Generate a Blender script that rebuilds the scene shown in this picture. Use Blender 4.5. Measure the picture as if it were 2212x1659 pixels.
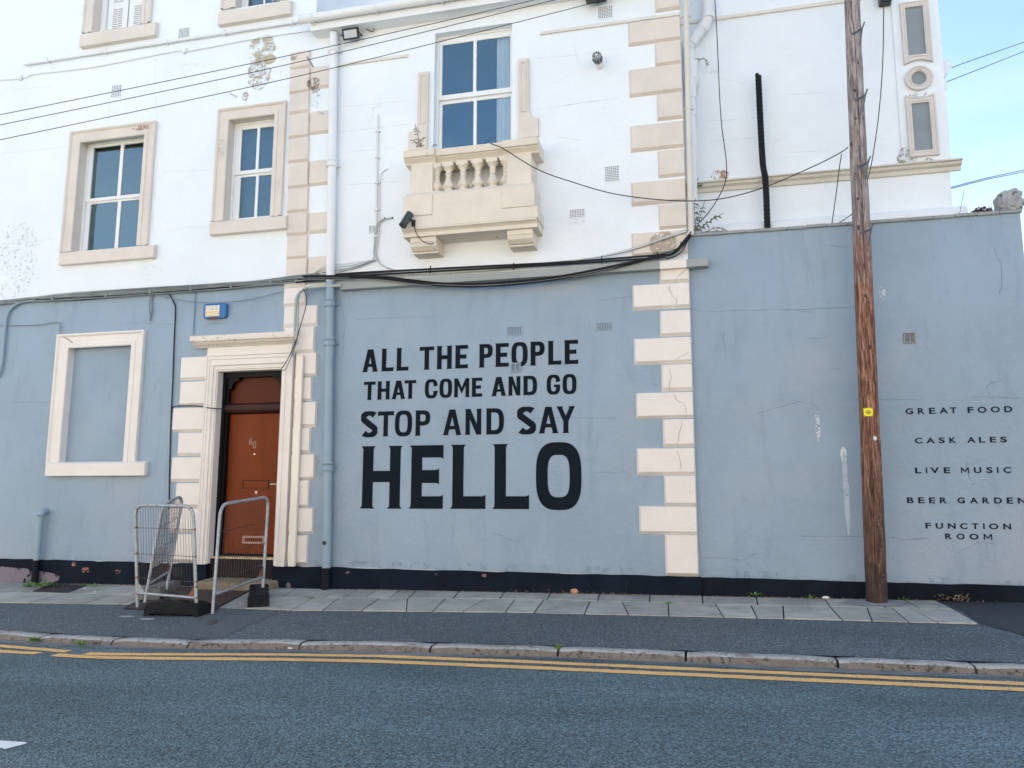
import bpy, bmesh, math, random
from mathutils import Vector, Matrix
from mathutils.geometry import tessellate_polygon
random.seed(7)
R_ = math.radians
S = bpy.context.scene
for o in list(bpy.data.objects): bpy.data.objects.remove(o)
COL = S.collection

# ------------------------------------------------------------------ camera
F, CX, CY = 1655., 1106., 829.5            # survey of the photograph (2212 px wide)
TH, PI_, RO = R_(13.6), R_(8.1), R_(0.1)
D, H = 9.72, 1.30
fw = Vector((-math.sin(TH)*math.cos(PI_), math.cos(TH)*math.cos(PI_), math.sin(PI_)))
rt = Vector((math.cos(TH), math.sin(TH), 0.)); up = rt.cross(fw)
rt2 = rt*math.cos(RO)+up*math.sin(RO); up2 = up*math.cos(RO)-rt*math.sin(RO)
cd = bpy.data.cameras.new('camera'); cam = bpy.data.objects.new('camera', cd); COL.objects.link(cam)
cd.sensor_width = 36; cd.lens = 36*F/2212; cd.clip_start = .05; cd.clip_end = 3000
m = Matrix((rt2, up2, -fw)).transposed().to_4x4(); m.translation = (0, -D, H); cam.matrix_world = m
S.camera = cam

# ------------------------------------------------------------------ sky, sun, exposure
SUN_EL, SUN_AZ = 28., -50.                 # azimuth from +y towards +x
w = bpy.data.worlds.new('World'); S.world = w; w.use_nodes = True
nt = w.node_tree; nt.nodes.clear(); N = nt.nodes.new; Lk = nt.links.new
wo = N('ShaderNodeOutputWorld'); bg = N('ShaderNodeBackground'); bg.inputs[1].default_value = .068
sk = N('ShaderNodeTexSky'); sk.sky_type = 'NISHITA'; sk.sun_disc = False
sk.sun_elevation = R_(SUN_EL); sk.sun_rotation = R_(SUN_AZ); sk.air_density = 1.0; sk.dust_density = .3; sk.ozone_density = 1.1
tc = N('ShaderNodeTexCoord'); mp = N('ShaderNodeMapping'); mp.inputs['Scale'].default_value = (1, 1, 3.2)
mp.inputs['Location'].default_value = (.35, .1, .22)
Lk(tc.outputs['Generated'], mp.inputs[0])
n1 = N('ShaderNodeTexNoise'); n1.inputs['Scale'].default_value = 1.5; n1.inputs['Detail'].default_value = 7; n1.inputs['Roughness'].default_value = .52
Lk(mp.outputs[0], n1.inputs[0])
cr = N('ShaderNodeValToRGB'); cr.color_ramp.elements[0].position = .40; cr.color_ramp.elements[1].position = .74
cr.color_ramp.elements[1].color = (.8, .8, .8, 1)
Lk(n1.outputs[0], cr.inputs[0])
mx = N('ShaderNodeMix'); mx.data_type = 'RGBA'
Lk(cr.outputs[0], mx.inputs[0]); Lk(sk.outputs[0], mx.inputs[6]); mx.inputs[7].default_value = (3.1, 3.25, 3.5, 1)
Lk(mx.outputs[2], bg.inputs[0]); Lk(bg.outputs[0], wo.inputs[0])
sd = bpy.data.lights.new('sun', 'SUN'); sd.energy = 5.0; sd.angle = R_(.5); sd.color = (1, .95, .87)
so = bpy.data.objects.new('sun', sd); COL.objects.link(so)
sv = Vector((math.sin(R_(SUN_AZ))*math.cos(R_(SUN_EL)), math.cos(R_(SUN_AZ))*math.cos(R_(SUN_EL)), math.sin(R_(SUN_EL))))
so.rotation_euler = sv.to_track_quat('Z', 'Y').to_euler(); so.location = sv*60
S.view_settings.view_transform = 'Standard'; S.view_settings.look = 'None'
S.view_settings.gamma = 1; S.view_settings.use_curve_mapping = False
S.view_settings.exposure = 2.5

# ------------------------------------------------------------------ survey helpers: image point -> place in the world
def ray(px, py): return fw+rt2*((px-CX)/F)-up2*((py-CY)/F)
def W(px, py, y=0.):
    d = ray(px, py); t = (y+D)/d.y; return Vector((d.x*t, y, H+d.z*t))
A0, BX, SY = .078, .0128, .035             # pavement falls to the kerb and to the left
RA = -.083                                 # road level
def GP(px, py, a=A0, s=SY):
    d = ray(px, py); t = (a-s*D-H)/(d.z-BX*d.x-s*d.y); return Vector((d.x*t, -D+d.y*t, H+d.z*t))
def GR(px, py): return GP(px, py, RA, 0.)
def gz(x, y): return A0+BX*x+SY*y
def rz_(x): return RA+BX*x
def RR(l, r, t, b, y=0.): return (W(*l, y).x, W(*r, y).x, W(*b, y).z, W(*t, y).z)   # x0,x1,z0,z1

# ------------------------------------------------------------------ materials
MATS = {}
def mat(name, col, rough=.6, var=.08, vs=1.5, bump=.0, bs=25., fine=0., fs=200., spec=.5, metal=0., patches=(), cracks=0., ctile=.9, layers=(), stretch=(1, 1, 1), coat=0., rnd=0., cw=1.):
    """patches: (centre, radii, colour, noise scale, threshold); layers: (noise scale, lo, hi, colour, stretch)"""
    if name in MATS: return MATS[name]
    m = bpy.data.materials.new(name); m.use_nodes = True; t = m.node_tree; n = t.nodes; L = t.links.new
    b = n['Principled BSDF']; geo = n.new('ShaderNodeNewGeometry'); pos = geo.outputs['Position']
    def noise(sc, det=5, rg=.6, st=None):
        q = n.new('ShaderNodeTexNoise'); q.inputs['Scale'].default_value = sc; q.inputs['Detail'].default_value = det; q.inputs['Roughness'].default_value = rg
        if st:
            k = n.new('ShaderNodeMapping'); k.inputs['Scale'].default_value = st; L(pos, k.inputs[0]); L(k.outputs[0], q.inputs[0])
        else: L(pos, q.inputs[0])
        return q.outputs[0]
    def mathn(op, a, c, clamp=False):
        q = n.new('ShaderNodeMath'); q.operation = op; q.use_clamp = clamp
        for i, v in enumerate((a, c)):
            if v is None: continue
            if isinstance(v, (int, float)): q.inputs[i].default_value = v
            else: L(v, q.inputs[i])
        return q.outputs[0]
    def ramp(v, lo, hi):
        q = n.new('ShaderNodeMapRange'); q.clamp = True; q.interpolation_type = 'SMOOTHSTEP'
        q.inputs[1].default_value = lo; q.inputs[2].default_value = hi; L(v, q.inputs[0]); return q.outputs[0]
    def mixc(f, a, c):
        q = n.new('ShaderNodeMix'); q.data_type = 'RGBA'
        for i, v in ((0, f), (6, a), (7, c)):
            if isinstance(v, (tuple, list)): q.inputs[i].default_value = (*v, 1)
            elif isinstance(v, (int, float)): q.inputs[i].default_value = v
            else: L(v, q.inputs[i])
        return q.outputs[2]
    lo = tuple(max(0, c*(1-var)) for c in col); hi = tuple(min(1, c*(1+var)) for c in col)
    c = mixc(ramp(noise(vs, 6, .65, stretch), .3, .7), lo, hi)
    if fine: c = mixc(ramp(noise(fs, 2, .5), .35, .65), c, mixc(.5, c, tuple(min(1, x*(1+fine)) for x in col))); 
    for (sc, a0, a1, lc, st) in layers: c = mixc(ramp(noise(sc, 7, .7, st), a0, a1), c, lc)
    hgt = noise(bs, 6, .6, stretch)
    if cracks:
        dn = n.new('ShaderNodeTexNoise'); dn.inputs['Scale'].default_value = 2.2; dn.inputs['Detail'].default_value = 5; L(pos, dn.inputs[0])
        vm = n.new('ShaderNodeVectorMath'); vm.operation = 'SCALE'; vm.inputs[3].default_value = .7; L(dn.outputs[1], vm.inputs[0])
        va = n.new('ShaderNodeVectorMath'); va.operation = 'ADD'; L(pos, va.inputs[0]); L(vm.outputs[0], va.inputs[1])
        vo = n.new('ShaderNodeTexVoronoi'); vo.feature = 'DISTANCE_TO_EDGE'; vo.inputs['Scale'].default_value = ctile; L(va.outputs[0], vo.inputs[0])
        line = ramp(vo.outputs['Distance'], .0035*cw, .0006*cw)
        mk = mathn('MULTIPLY', line, ramp(noise(1.1, 3, .5), .56, .66))
        c = mixc(mathn('MULTIPLY', mk, cracks), c, tuple(x*.5 for x in col)); hgt = mathn('SUBTRACT', hgt, mathn('MULTIPLY', mk, .4))
    for (ce, ra, pc, ns, th) in patches:
        v = n.new('ShaderNodeVectorMath'); v.operation = 'SUBTRACT'; L(pos, v.inputs[0]); v.inputs[1].default_value = ce
        v2 = n.new('ShaderNodeVectorMath'); v2.operation = 'DIVIDE'; L(v.outputs[0], v2.inputs[0]); v2.inputs[1].default_value = ra
        v3 = n.new('ShaderNodeVectorMath'); v3.operation = 'LENGTH'; L(v2.outputs[0], v3.inputs[0])
        f = mathn('SUBTRACT', 1., v3.outputs['Value'])
        f = mathn('MULTIPLY', mathn('MINIMUM', mathn('MULTIPLY', f, 4.), 1.), 1., True)
        f2 = mathn('ADD', mathn('ADD', noise(ns, 8, .75), mathn('MULTIPLY', mathn('SUBTRACT', noise(ns*6, 4, .7), .5), .5)), mathn('MULTIPLY', mathn('SUBTRACT', f, 1.), .45))
        mk = ramp(f2, th, th+.035); c = mixc(mk, c, pc); hgt = mathn('SUBTRACT', hgt, mathn('MULTIPLY', mk, .25))
    if rnd:
        oi = n.new('ShaderNodeObjectInfo'); mr_ = n.new('ShaderNodeMapRange'); mr_.inputs[3].default_value = 1-rnd; mr_.inputs[4].default_value = 1+rnd; L(oi.outputs['Random'], mr_.inputs[0])
        hs_ = n.new('ShaderNodeHueSaturation'); L(mr_.outputs[0], hs_.inputs['Value']); L(c, hs_.inputs['Color']); c = hs_.outputs[0]
    L(c, b.inputs['Base Color'])
    b.inputs['Roughness'].default_value = rough; b.inputs['Metallic'].default_value = metal
    b.inputs['Specular IOR Level'].default_value = spec; b.inputs['Coat Weight'].default_value = coat; b.inputs['Coat Roughness'].default_value = .12
    if bump:
        bp = n.new('ShaderNodeBump'); bp.inputs['Strength'].default_value = 1; bp.inputs['Distance'].default_value = bump
        L(hgt, bp.inputs['Height']); L(bp.outputs[0], b.inputs['Normal'])
    MATS[name] = m; return m

def pt(px, py, y=0.): return tuple(W(px, py, y))
flake = (.34, .31, .26)
WHITE = mat('white_render', (.78, .82, .86), .75, .03, .8, .009, 14, cracks=.42, ctile=.8, layers=(
    (3.5, .66, .78, (.70, .70, .69), (1, 1, .35)),), patches=(
    (pt(566, 108), (.30, .4, .32), (.46, .41, .32), 7, .48), (pt(560, 158), (.26, .4, .36), (.40, .34, .26), 9, .50), (pt(530, 208), (.07, .3, .11), (.36, .26, .20), 22, .50),
    (pt(583, 128), (.13, .3, .10), (.50, .43, .30), 5, .38),
    (pt(30, 560), (.62, .4, .85), (.36, .36, .36), 16, .575), (pt(60, 575), (.9, .4, .7), (.45, .44, .44), 10, .63), (pt(325, 590), (.25, .3, .22), (.5, .48, .46), 13, .60),
    (pt(680, 185), (.14, .3, .16), (.30, .24, .21), 14, .50), (pt(677, 215), (.16, .3, .18), (.30, .28, .34), 22, .56), (pt(617, 145), (.14, .3, .2), (.45, .47, .52), 14, .60),
    (pt(1555, 379, .6), (.16, .4, .10), (.36, .22, .13), 12, .50), (pt(1540, 105, .6), (.3, .4, .5), (.62, .66, .62), 4, .58),
    (pt(1954, 340, .6), (.12, .4, .16), (.34, .30, .27), 12, .50), (pt(1970, 350, .6), (.3, .4, .05), (.38, .34, .3), 16, .52), (pt(1975, 207, .6), (.18, .4, .06), (.4, .4, .42), 18, .56),
    (pt(1247, 480), (.14, .3, .06), (.5, .5, .5), 18, .55), (pt(1260, 410), (.5, .3, .35), (.62, .62, .62), 9, .64)))
GREY = mat('grey_render', (.268, .355, .445), .62, .07, .7, .009, 16, cracks=.35, ctile=.6, layers=(
    (.45, .46, .66, (.315, .375, .45), (1, 1, 1)), (3.0, .50, .74, (.235, .315, .40), (1.4, 1, .28)), (7, .62, .78, (.225, .315, .39), (1.6, 1, .22)), (2.6, .62, .80, (.305, .375, .455), (1, 1, .5)), (5, .68, .78, (.215, .29, .37), (1, 1, .6))), patches=(
    (pt(1824, 985), (.045, .3, .13), (.68, .72, .76), 9, .36), (pt(1829, 1060), (.040, .3, .62), (.44, .52, .60), 5, .40), (pt(1767, 915), (.035, .3, .28), (.60, .64, .68), 8, .50),
    ((-3, 0, .30), (9.5, .4, .13), (.235, .31, .385), 9, .56), (pt(1907, 632), (.05, .3, .12), (.55, .59, .63), 8, .5)))
PLINTH = mat('black_plinth_paint', (.006, .010, .018), .75, .3, 2.5, .010, 14, spec=.12, patches=(
    tuple((pt(x, y), (r*1.5, .3, r*.9), (.40, .20, .15), 24, .47) for x, y, r in ((163, 1218, .04), (189, 1231, .06), (258, 1234, .04), (754, 1235, .03), (1048, 1242, .03), (945, 1240, .02))) +
    ((pt(25, 1245), (1.1, .4, .17), (.20, .17, .20), 1.1, .40), (pt(1230, 1280), (1.3, .4, .05), (.10, .08, .07), 8, .55))))
CREAM = mat('cream_paint', (.77, .715, .67), .55, .03, 2, .006, 22, layers=((9, .74, .80, (.55, .46, .40), (1, 1, 1)),), cracks=.5, ctile=1.3)
BEIGE = mat('beige_paint', (.68, .61, .545), .6, .05, 2, .006, 22, layers=((9, .72, .79, (.42, .34, .28), (1, 1, 1)),), patches=(
    (pt(1432, 528, -.03), (.22, .3, .22), (.40, .33, .26), 7, .43), (pt(635, 125, -.03), (.1, .3, .06), (.32, .24, .2), 14, .5), (pt(678, 180, -.03), (.14, .3, .12), (.28, .20, .17), 14, .48),
    (pt(305, 275, -.05), (.24, .3, .05), (.36, .22, .16), 14, .45), (pt(478, 315, -.05), (.07, .3, .3), (.35, .25, .2), 18, .55)))
BALC = mat('balcony_cream_paint', (.71, .64, .54), .6, .05, 2.5, .006, 22, layers=((5, .66, .74, (.34, .28, .22), (1, 1, .6)),))
HOOD = mat('hood_flaking_paint', (.75, .68, .62), .6, .04, 3, .003, 20, layers=((13, .60, .63, (.34, .22, .17), (1, 1, 2.5)),))
UPVC = mat('white_window_paint', (.80, .80, .80), .35, .02)
PIPEW = mat('white_pipe_paint', (.76, .77, .78), .45, .03, 3, .002, 30, layers=((12, .70, .76, (.5, .5, .48), (1, 1, .4)),))
PIPEG = mat('grey_pipe_paint', (.255, .345, .415), .45, .04, 3, .003, 30)
PIPEK = mat('black_pipe_paint', (.007, .011, .018), .6, .2, 3, .003, 30, spec=.15)
CRPIPE = mat('cream_pipe_paint', (.66, .62, .54), .45, .04, 3, .002, 30)
BEAM = mat('grey_beam_paint', (.30, .325, .32), .45, .06, 2, .003, 20)
STEELY = mat('galvanised_steel', (.36, .385, .41), .5, .2, 18, .001, 60, metal=.35, layers=((9, .60, .68, (.24, .13, .08), (1, 1, 1)),))
RUST = mat('rusty_steel', (.20, .09, .045), .8, .3, 30, .002, 60)
WIRE_ST = mat('dull_wire', (.07, .052, .045), .6, .25, 20, metal=.2)
RUBBER = mat('black_rubber_block', (.012, .013, .015), .75, .3, 9, .004, 40, spec=.15, layers=((5, .6, .75, (.06, .052, .046), (1, 1, 1)),))
CONC = mat('weathered_concrete', (.17, .165, .155), .85, .2, 6, .006, 50)
CBLK = mat('black_cable', (.008, .009, .011), .5, .2, spec=.2)
CGRY = mat('grey_cable', (.20, .225, .225), .55, .2, 5)
CGRN = mat('pale_cable', (.38, .42, .41), .55, .15, 5)
CWHT = mat('white_cable', (.68, .68, .68), .5, .06)
DOORM = mat('brown_door_paint', (.165, .034, .009), .25, .15, 2.5, .0008, 30, spec=.08, coat=.0, stretch=(1, 1, .2))
DOORR = mat('dark_maroon_paint', (.035, .012, .012), .35, .2, 4, .001, 30, spec=.15)
DOORK = mat('black_door_frame_paint', (.006, .006, .007), .4, .2, 4, .001, 30, spec=.12)
BRASS = mat('worn_silver_metal', (.65, .60, .52), .3, .1, 10, metal=.9)
STONE = mat('worn_tan_stone', (.27, .22, .14), .85, .25, 5, .010, 30, layers=((6, .55, .7, (.12, .10, .08), (1, 1, 1)),))
SLAB = mat('concrete_paving', (.355, .345, .305), .85, .22, 2.2, .004, 60, fine=.25, fs=260, layers=((3.2, .52, .72, (.25, .245, .225), (1, 1, 1)), (1.3, .5, .66, (.29, .285, .26), (1, 1, 1)), (11, .60, .72, (.19, .185, .165), (1, 1, 1))), cracks=1., ctile=1.1, cw=3., rnd=.13)
JOINT = mat('dirty_joint_sand', (.030, .030, .026), .95, .3, 20, .004, 90)
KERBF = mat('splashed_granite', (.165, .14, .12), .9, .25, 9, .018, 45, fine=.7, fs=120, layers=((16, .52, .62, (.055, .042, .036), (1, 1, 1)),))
KERB = mat('granite_kerb', (.36, .355, .335), .85, .20, 5, .016, 42, fine=.6, fs=150, layers=((22, .54, .64, (.11, .085, .07), (1, 1, 1)), (4, .5, .7, (.17, .14, .115), (1, 1, 1))))
YEL = mat('yellow_road_paint', (.82, .46, .15), .7, .08, 5, .003, 90, layers=((26, .585, .64, (.30, .24, .14), (1, 1, 1)), (3, .55, .75, (.62, .36, .12), (1, 1, 1))))
WPAINT = mat('white_road_paint', (.75, .76, .76), .7, .06, 6, .002, 90, layers=((16, .68, .72, (.2, .2, .2), (1, 1, 1)),))
TREAD = mat('brown_tread_plate', (.085, .062, .060), .6, .22, 6, .003, 40, metal=.3)
LETTER = mat('black_sign_paint', (.005, .010, .017), .75, .12, 3, .004, 16, spec=.12)
NAVY = mat('navy_sign_paint', (.010, .020, .042), .75, .12, 3, .004, 16, spec=.12)
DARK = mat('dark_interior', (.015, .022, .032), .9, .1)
HOLE = mat('dark_hole', (.012, .013, .015), .9, .1)
CURT = mat('white_curtain', (.88, .88, .86), .9, .04)
BLKPL = mat('black_plastic', (.02, .022, .025), .4, .1)
BLUEPL = mat('blue_plastic', (.010, .13, .36), .3, .06, coat=.3)
LABW = mat('white_label', (.75, .74, .70), .5, .03)
LABY = mat('yellow_label', (.78, .55, .20), .5, .04)
YSIGN = mat('bright_yellow_plate', (.85, .75, .0), .4, .02)
LEAD = mat('grey_coping', (.28, .30, .30), .7, .12, 4, .006, 30)
DPANEL = mat('grey_inset_paint', (.24, .275, .30), .7, .06, 3, .004, 30)
ORNM = mat('pinkish_cream_moulding', (.66, .61, .57), .65, .05, 3, .008, 25, layers=((12, .66, .72, (.42, .38, .35), (1, 1, 1)),))
SCULP = mat('weathered_stone_carving', (.34, .36, .37), .9, .22, 9, .012, 30, layers=((14, .56, .66, (.12, .13, .13), (1, 1, 1)),))
LEAF = mat('green_leaf', (.13, .26, .04), .6, .35, 30)
LEAFP = mat('pale_dusty_leaf', (.16, .19, .12), .7, .3, 30)
LEAFR = mat('red_leaf', (.14, .06, .05), .6, .6, 40)
STEM = mat('brown_stem', (.12, .09, .05), .8, .2, 10)
LITTER = mat('dry_leaf_litter', (.30, .20, .11), .9, .5, 90)
ROOF = mat('slate_roof', (.09, .10, .11), .7, .15, 4, .004, 20)
LENS = mat('lamp_lens', (.55, .58, .60), .15, .04, coat=.5)
FADED = mat('dirty_white_tag', (.55, .55, .55), .6, .15, 12)

def glass(name, rough, fac, tint, refl=(1, 1, 1)):
    m = bpy.data.materials.new(name); m.use_nodes = True; t = m.node_tree; n = t.nodes; L = t.links.new; n.clear()
    o = n.new('ShaderNodeOutputMaterial'); mx = n.new('ShaderNodeMixShader'); tr = n.new('ShaderNodeBsdfTransparent'); gl = n.new('ShaderNodeBsdfGlossy')
    tr.inputs[0].default_value = (*tint, 1); gl.inputs[0].default_value = (*refl, 1); gl.inputs['Roughness'].default_value = rough
    ge = n.new('ShaderNodeNewGeometry'); no = n.new('ShaderNodeTexNoise'); no.inputs['Scale'].default_value = 3.5 if rough < .1 else 90; L(ge.outputs['Position'], no.inputs[0])
    bp = n.new('ShaderNodeBump'); bp.inputs['Distance'].default_value = .004 if rough < .1 else .002; L(no.outputs[0], bp.inputs['Height']); L(bp.outputs[0], gl.inputs['Normal'])
    lw = n.new('ShaderNodeLayerWeight'); lw.inputs[0].default_value = .25
    ad = n.new('ShaderNodeMath'); ad.operation = 'ADD'; ad.inputs[1].default_value = fac; ad.use_clamp = True; L(lw.outputs['Fresnel'], ad.inputs[0])
    L(ad.outputs[0], mx.inputs[0]); L(tr.outputs[0], mx.inputs[1]); L(gl.outputs[0], mx.inputs[2]); L(mx.outputs[0], o.inputs[0]); return m
GLASS = glass('window_glass', .012, .27, (.80, .86, .90), (.62, .84, .90)); FROST = glass('frosted_window_glass', .25, .24, (.10, .16, .22), (.52, .78, .90))

def asphalt(name, base, cell, spread, bump, blotch, light=(.3, .31, .32), lightth=.93):
    m = bpy.data.materials.new(name); m.use_nodes = True; t = m.node_tree; n = t.nodes; L = t.links.new; b = n['Principled BSDF']
    ge = n.new('ShaderNodeNewGeometry'); p = ge.outputs['Position']
    vo = n.new('ShaderNodeTexVoronoi'); vo.inputs['Scale'].default_value = cell; L(p, vo.inputs[0]); vo.inputs['Randomness'].default_value = 1
    bw = n.new('ShaderNodeSeparateColor'); L(vo.outputs['Color'], bw.inputs[0])
    cr = n.new('ShaderNodeValToRGB'); e = cr.color_ramp.elements
    e[0].position = 0; e[0].color = (*[c*(1-spread) for c in base], 1); e[1].position = .85; e[1].color = (*[c*(1+spread) for c in base], 1)
    k = e.new(lightth); k.color = (*[c*(1+spread) for c in base], 1); k = e.new(min(1., lightth+.03)); k.color = (*light, 1); L(bw.outputs[0], cr.inputs[0])
    gap = n.new('ShaderNodeMapRange'); gap.inputs[1].default_value = .30; gap.inputs[2].default_value = .72; gap.inputs[3].default_value = 1; gap.inputs[4].default_value = .35; L(vo.outputs['Distance'], gap.inputs[0])
    no = n.new('ShaderNodeTexNoise'); no.inputs['Scale'].default_value = .55; no.inputs['Detail'].default_value = 7; no.inputs['Roughness'].default_value = .62; mp = n.new('ShaderNodeMapping'); mp.inputs['Scale'].default_value = (.5, 1.5, 1); L(p, mp.inputs[0]); L(mp.outputs[0], no.inputs[0])
    mr = n.new('ShaderNodeMapRange'); mr.inputs[1].default_value = .3; mr.inputs[2].default_value = .7; mr.inputs[3].default_value = 1-blotch; mr.inputs[4].default_value = 1+blotch; L(no.outputs[0], mr.inputs[0])
    mu = n.new('ShaderNodeMath'); mu.operation = 'MULTIPLY'; L(gap.outputs[0], mu.inputs[0]); L(mr.outputs[0], mu.inputs[1])
    vm = n.new('ShaderNodeVectorMath'); vm.operation = 'SCALE'; L(cr.outputs[0], vm.inputs[0]); L(mu.outputs[0], vm.inputs[3]); L(vm.outputs[0], b.inputs['Base Color'])
    b.inputs['Roughness'].default_value = .72
    inv = n.new('ShaderNodeMath'); inv.operation = 'SUBTRACT'; inv.inputs[0].default_value = 1; L(vo.outputs['Distance'], inv.inputs[1])
    bp = n.new('ShaderNodeBump'); bp.inputs['Strength'].default_value = 1; bp.inputs['Distance'].default_value = bump; L(inv.outputs[0], bp.inputs['Height']); L(bp.outputs[0], b.inputs['Normal'])
    return m
ROADM = asphalt('road_asphalt', (.122, .190, .212), 74, .5, .012, .36, lightth=.985)
PAVEM = asphalt('footway_asphalt', (.108, .138, .150), 100, .55, .004, .18, (.42, .44, .46), .93)
PATCHM = asphalt('trench_asphalt', (.115, .14, .152), 130, .35, .003, .10, (.26, .28, .3), .96)
NEWM = asphalt('new_black_asphalt', (.034, .040, .052), 120, .4, .003, .12, (.12, .13, .14), .97)

# ------------------------------------------------------------------ mesh helpers
def origin_of(p):
    v = Vector((0, 0, 0))
    while p is not None: v += p.location; p = p.parent
    return v
class MB:
    def __init__(s): s.v = []; s.f = []; s.sm = []
    def add(s, vs, fs, smooth=False):
        o = len(s.v); s.v += [tuple(v) for v in vs]; s.f += [tuple(i+o for i in f) for f in fs]; s.sm += [smooth]*len(fs); return s
    def box(s, x0, x1, y0, y1, z0, z1):
        return s.add([(x0, y0, z0), (x1, y0, z0), (x1, y1, z0), (x0, y1, z0), (x0, y0, z1), (x1, y0, z1), (x1, y1, z1), (x0, y1, z1)],
                     [(0, 3, 2, 1), (4, 5, 6, 7), (0, 1, 5, 4), (1, 2, 6, 5), (2, 3, 7, 6), (3, 0, 4, 7)])
    def hexa(s, b, t):                       # bottom 4 and top 4 corners
        return s.add(list(b)+list(t), [(0, 3, 2, 1), (4, 5, 6, 7), (0, 1, 5, 4), (1, 2, 6, 5), (2, 3, 7, 6), (3, 0, 4, 7)])
    def quad(s, *p): return s.add(p, [tuple(range(len(p)))])
    def shape(s, outer, holes=(), y0=0., y1=None, side=True):   # x,z outline facing -y at y0, closed back to y1
        loops = [[Vector((p[0], p[1], 0)) for p in l] for l in [outer]+list(holes)]
        tr = tessellate_polygon(loops); flat = [p for l in loops for p in l]; o = []
        for a, b, c in tr:
            cr = (flat[b]-flat[a]).cross(flat[c]-flat[a]).z
            if abs(cr) < 1e-12: continue
            o.append((a, b, c) if cr > 0 else (a, c, b))
        s.add([(p.x, y0, p.y) for p in flat], o)
        if y1 is not None:
            s.add([(p.x, y1, p.y) for p in flat], [(a, c, b) for a, b, c in o])
            for k, l in enumerate(loops):
                ar = sum(l[i].x*l[(i+1) % len(l)].y-l[(i+1) % len(l)].x*l[i].y for i in range(len(l)))
                q = l if (ar > 0) == (k == 0) else l[::-1]
                n = len(q); vs = [(p.x, y0, p.y) for p in q]+[(p.x, y1, p.y) for p in q]
                s.add(vs, [((i+1) % n, i, n+i, n+(i+1) % n)[::-1] if False else (i, n+i, n+(i+1) % n, (i+1) % n) for i in range(n)])
        return s
    def tube(s, pts, r, n=8, caps=True):
        pts = [Vector(p) for p in pts]; rs = r if isinstance(r, (list, tuple)) else [r]*len(pts); rings = []
        prev = None
        for i, p in enumerate(pts):
            d = (pts[min(i+1, len(pts)-1)]-pts[max(i-1, 0)]).normalized()
            if prev is None: a = Vector((0, 0, 1)) if abs(d.z) < .9 else Vector((1, 0, 0)); u = d.cross(a).normalized()
            else: u = (prev-d*prev.dot(d)); u = u.normalized() if u.length > 1e-6 else d.orthogonal().normalized()
            prev = u; v = d.cross(u)
            rings.append([p+(u*math.cos(2*math.pi*k/n)+v*math.sin(2*math.pi*k/n))*rs[i] for k in range(n)])
        vs = [q for rg in rings for q in rg]; fs = []
        for i in range(len(pts)-1):
            for k in range(n): fs.append((i*n+k, i*n+(k+1) % n, (i+1)*n+(k+1) % n, (i+1)*n+k))
        s.add(vs, fs, True)
        if caps: s.add(rings[0]+rings[-1], [tuple(range(n))[::-1], tuple(range(n, 2*n))])
        return s
    def lathe(s, prof, c, n=16):            # prof: (r, z) about vertical axis at c
        vs = []; fs = []
        for r, z in prof:
            for k in range(n): vs.append((c[0]+r*math.cos(2*math.pi*k/n), c[1]+r*math.sin(2*math.pi*k/n), c[2]+z))
        for i in range(len(prof)-1):
            for k in range(n): fs.append((i*n+k, i*n+(k+1) % n, (i+1)*n+(k+1) % n, (i+1)*n+k))
        s.add(vs, fs, True); return s
    def extrude_x(s, prof, x0, x1):          # prof: (y, z) polygon
        n = len(prof); vs = [(x0, y, z) for y, z in prof]+[(x1, y, z) for y, z in prof]
        ar = sum(prof[i][0]*prof[(i+1) % n][1]-prof[(i+1) % n][0]*prof[i][1] for i in range(n))
        fs = [(i, n+i, n+(i+1) % n, (i+1) % n) for i in range(n)]+[tuple(range(n)), tuple(range(n, 2*n))[::-1]]
        if ar > 0: fs = [f[::-1] for f in fs]
        return s.add(vs, fs)
    def build(s, name, m, parent=None, bevel=0., kind=None, seg=1):
        o3 = origin_of(parent); me = bpy.data.meshes.new(name)
        me.from_pydata([(x-o3.x, y-o3.y, z-o3.z) for x, y, z in s.v], [], s.f); me.update()
        me.polygons.foreach_set('use_smooth', s.sm)
        if isinstance(m, list):
            for q in m: me.materials.append(q)
        else: me.materials.append(m)
        ob = bpy.data.objects.new(name, me); COL.objects.link(ob); ob.parent = parent
        if bevel:
            bm = bmesh.new(); bm.from_mesh(me); bmesh.ops.remove_doubles(bm, verts=bm.verts, dist=1e-5)
            ed = [e for e in bm.edges if len(e.link_faces) == 2 and e.calc_face_angle(0) > .5]
            bmesh.ops.bevel(bm, geom=ed, offset=bevel, segments=seg, affect='EDGES', profile=.6); bm.to_mesh(me); bm.free()
        if kind: ob['kind'] = kind
        return ob
def tag(o, label=None, cat=None, group=None, kind=None):
    for k, v in (('label', label), ('category', cat), ('group', group), ('kind', kind)):
        if v: o[k] = v
    return o
def thing(name, loc, label, cat, group=None, kind=None):
    o = bpy.data.objects.new(name, None); COL.objects.link(o); o.location = loc; o.empty_display_size = .2
    return tag(o, label, cat, group, kind)
def smooth_path(pts, k=6):
    pts = [Vector(p) for p in pts]
    if len(pts) < 3: return pts
    q = [pts[0]*2-pts[1]]+pts+[pts[-1]*2-pts[-2]]; out = []
    for i in range(1, len(q)-2):
        for j in range(k):
            t = j/k; a, b, c, d = q[i-1:i+3]
            out.append(.5*((2*b)+(c-a)*t+(2*a-5*b+4*c-d)*t*t+(3*b-a-3*c+d)*t**3))
    out.append(pts[-1]); return out
def cable(pts, r, m, name='cable', parent=None, y=-.03, k=6, n=6):
    P = [W(p[0], p[1], p[2] if len(p) > 2 else y) for p in pts]
    mb = MB().tube(smooth_path(P, k), r, n); return mb.build(name, m, parent)

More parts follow.
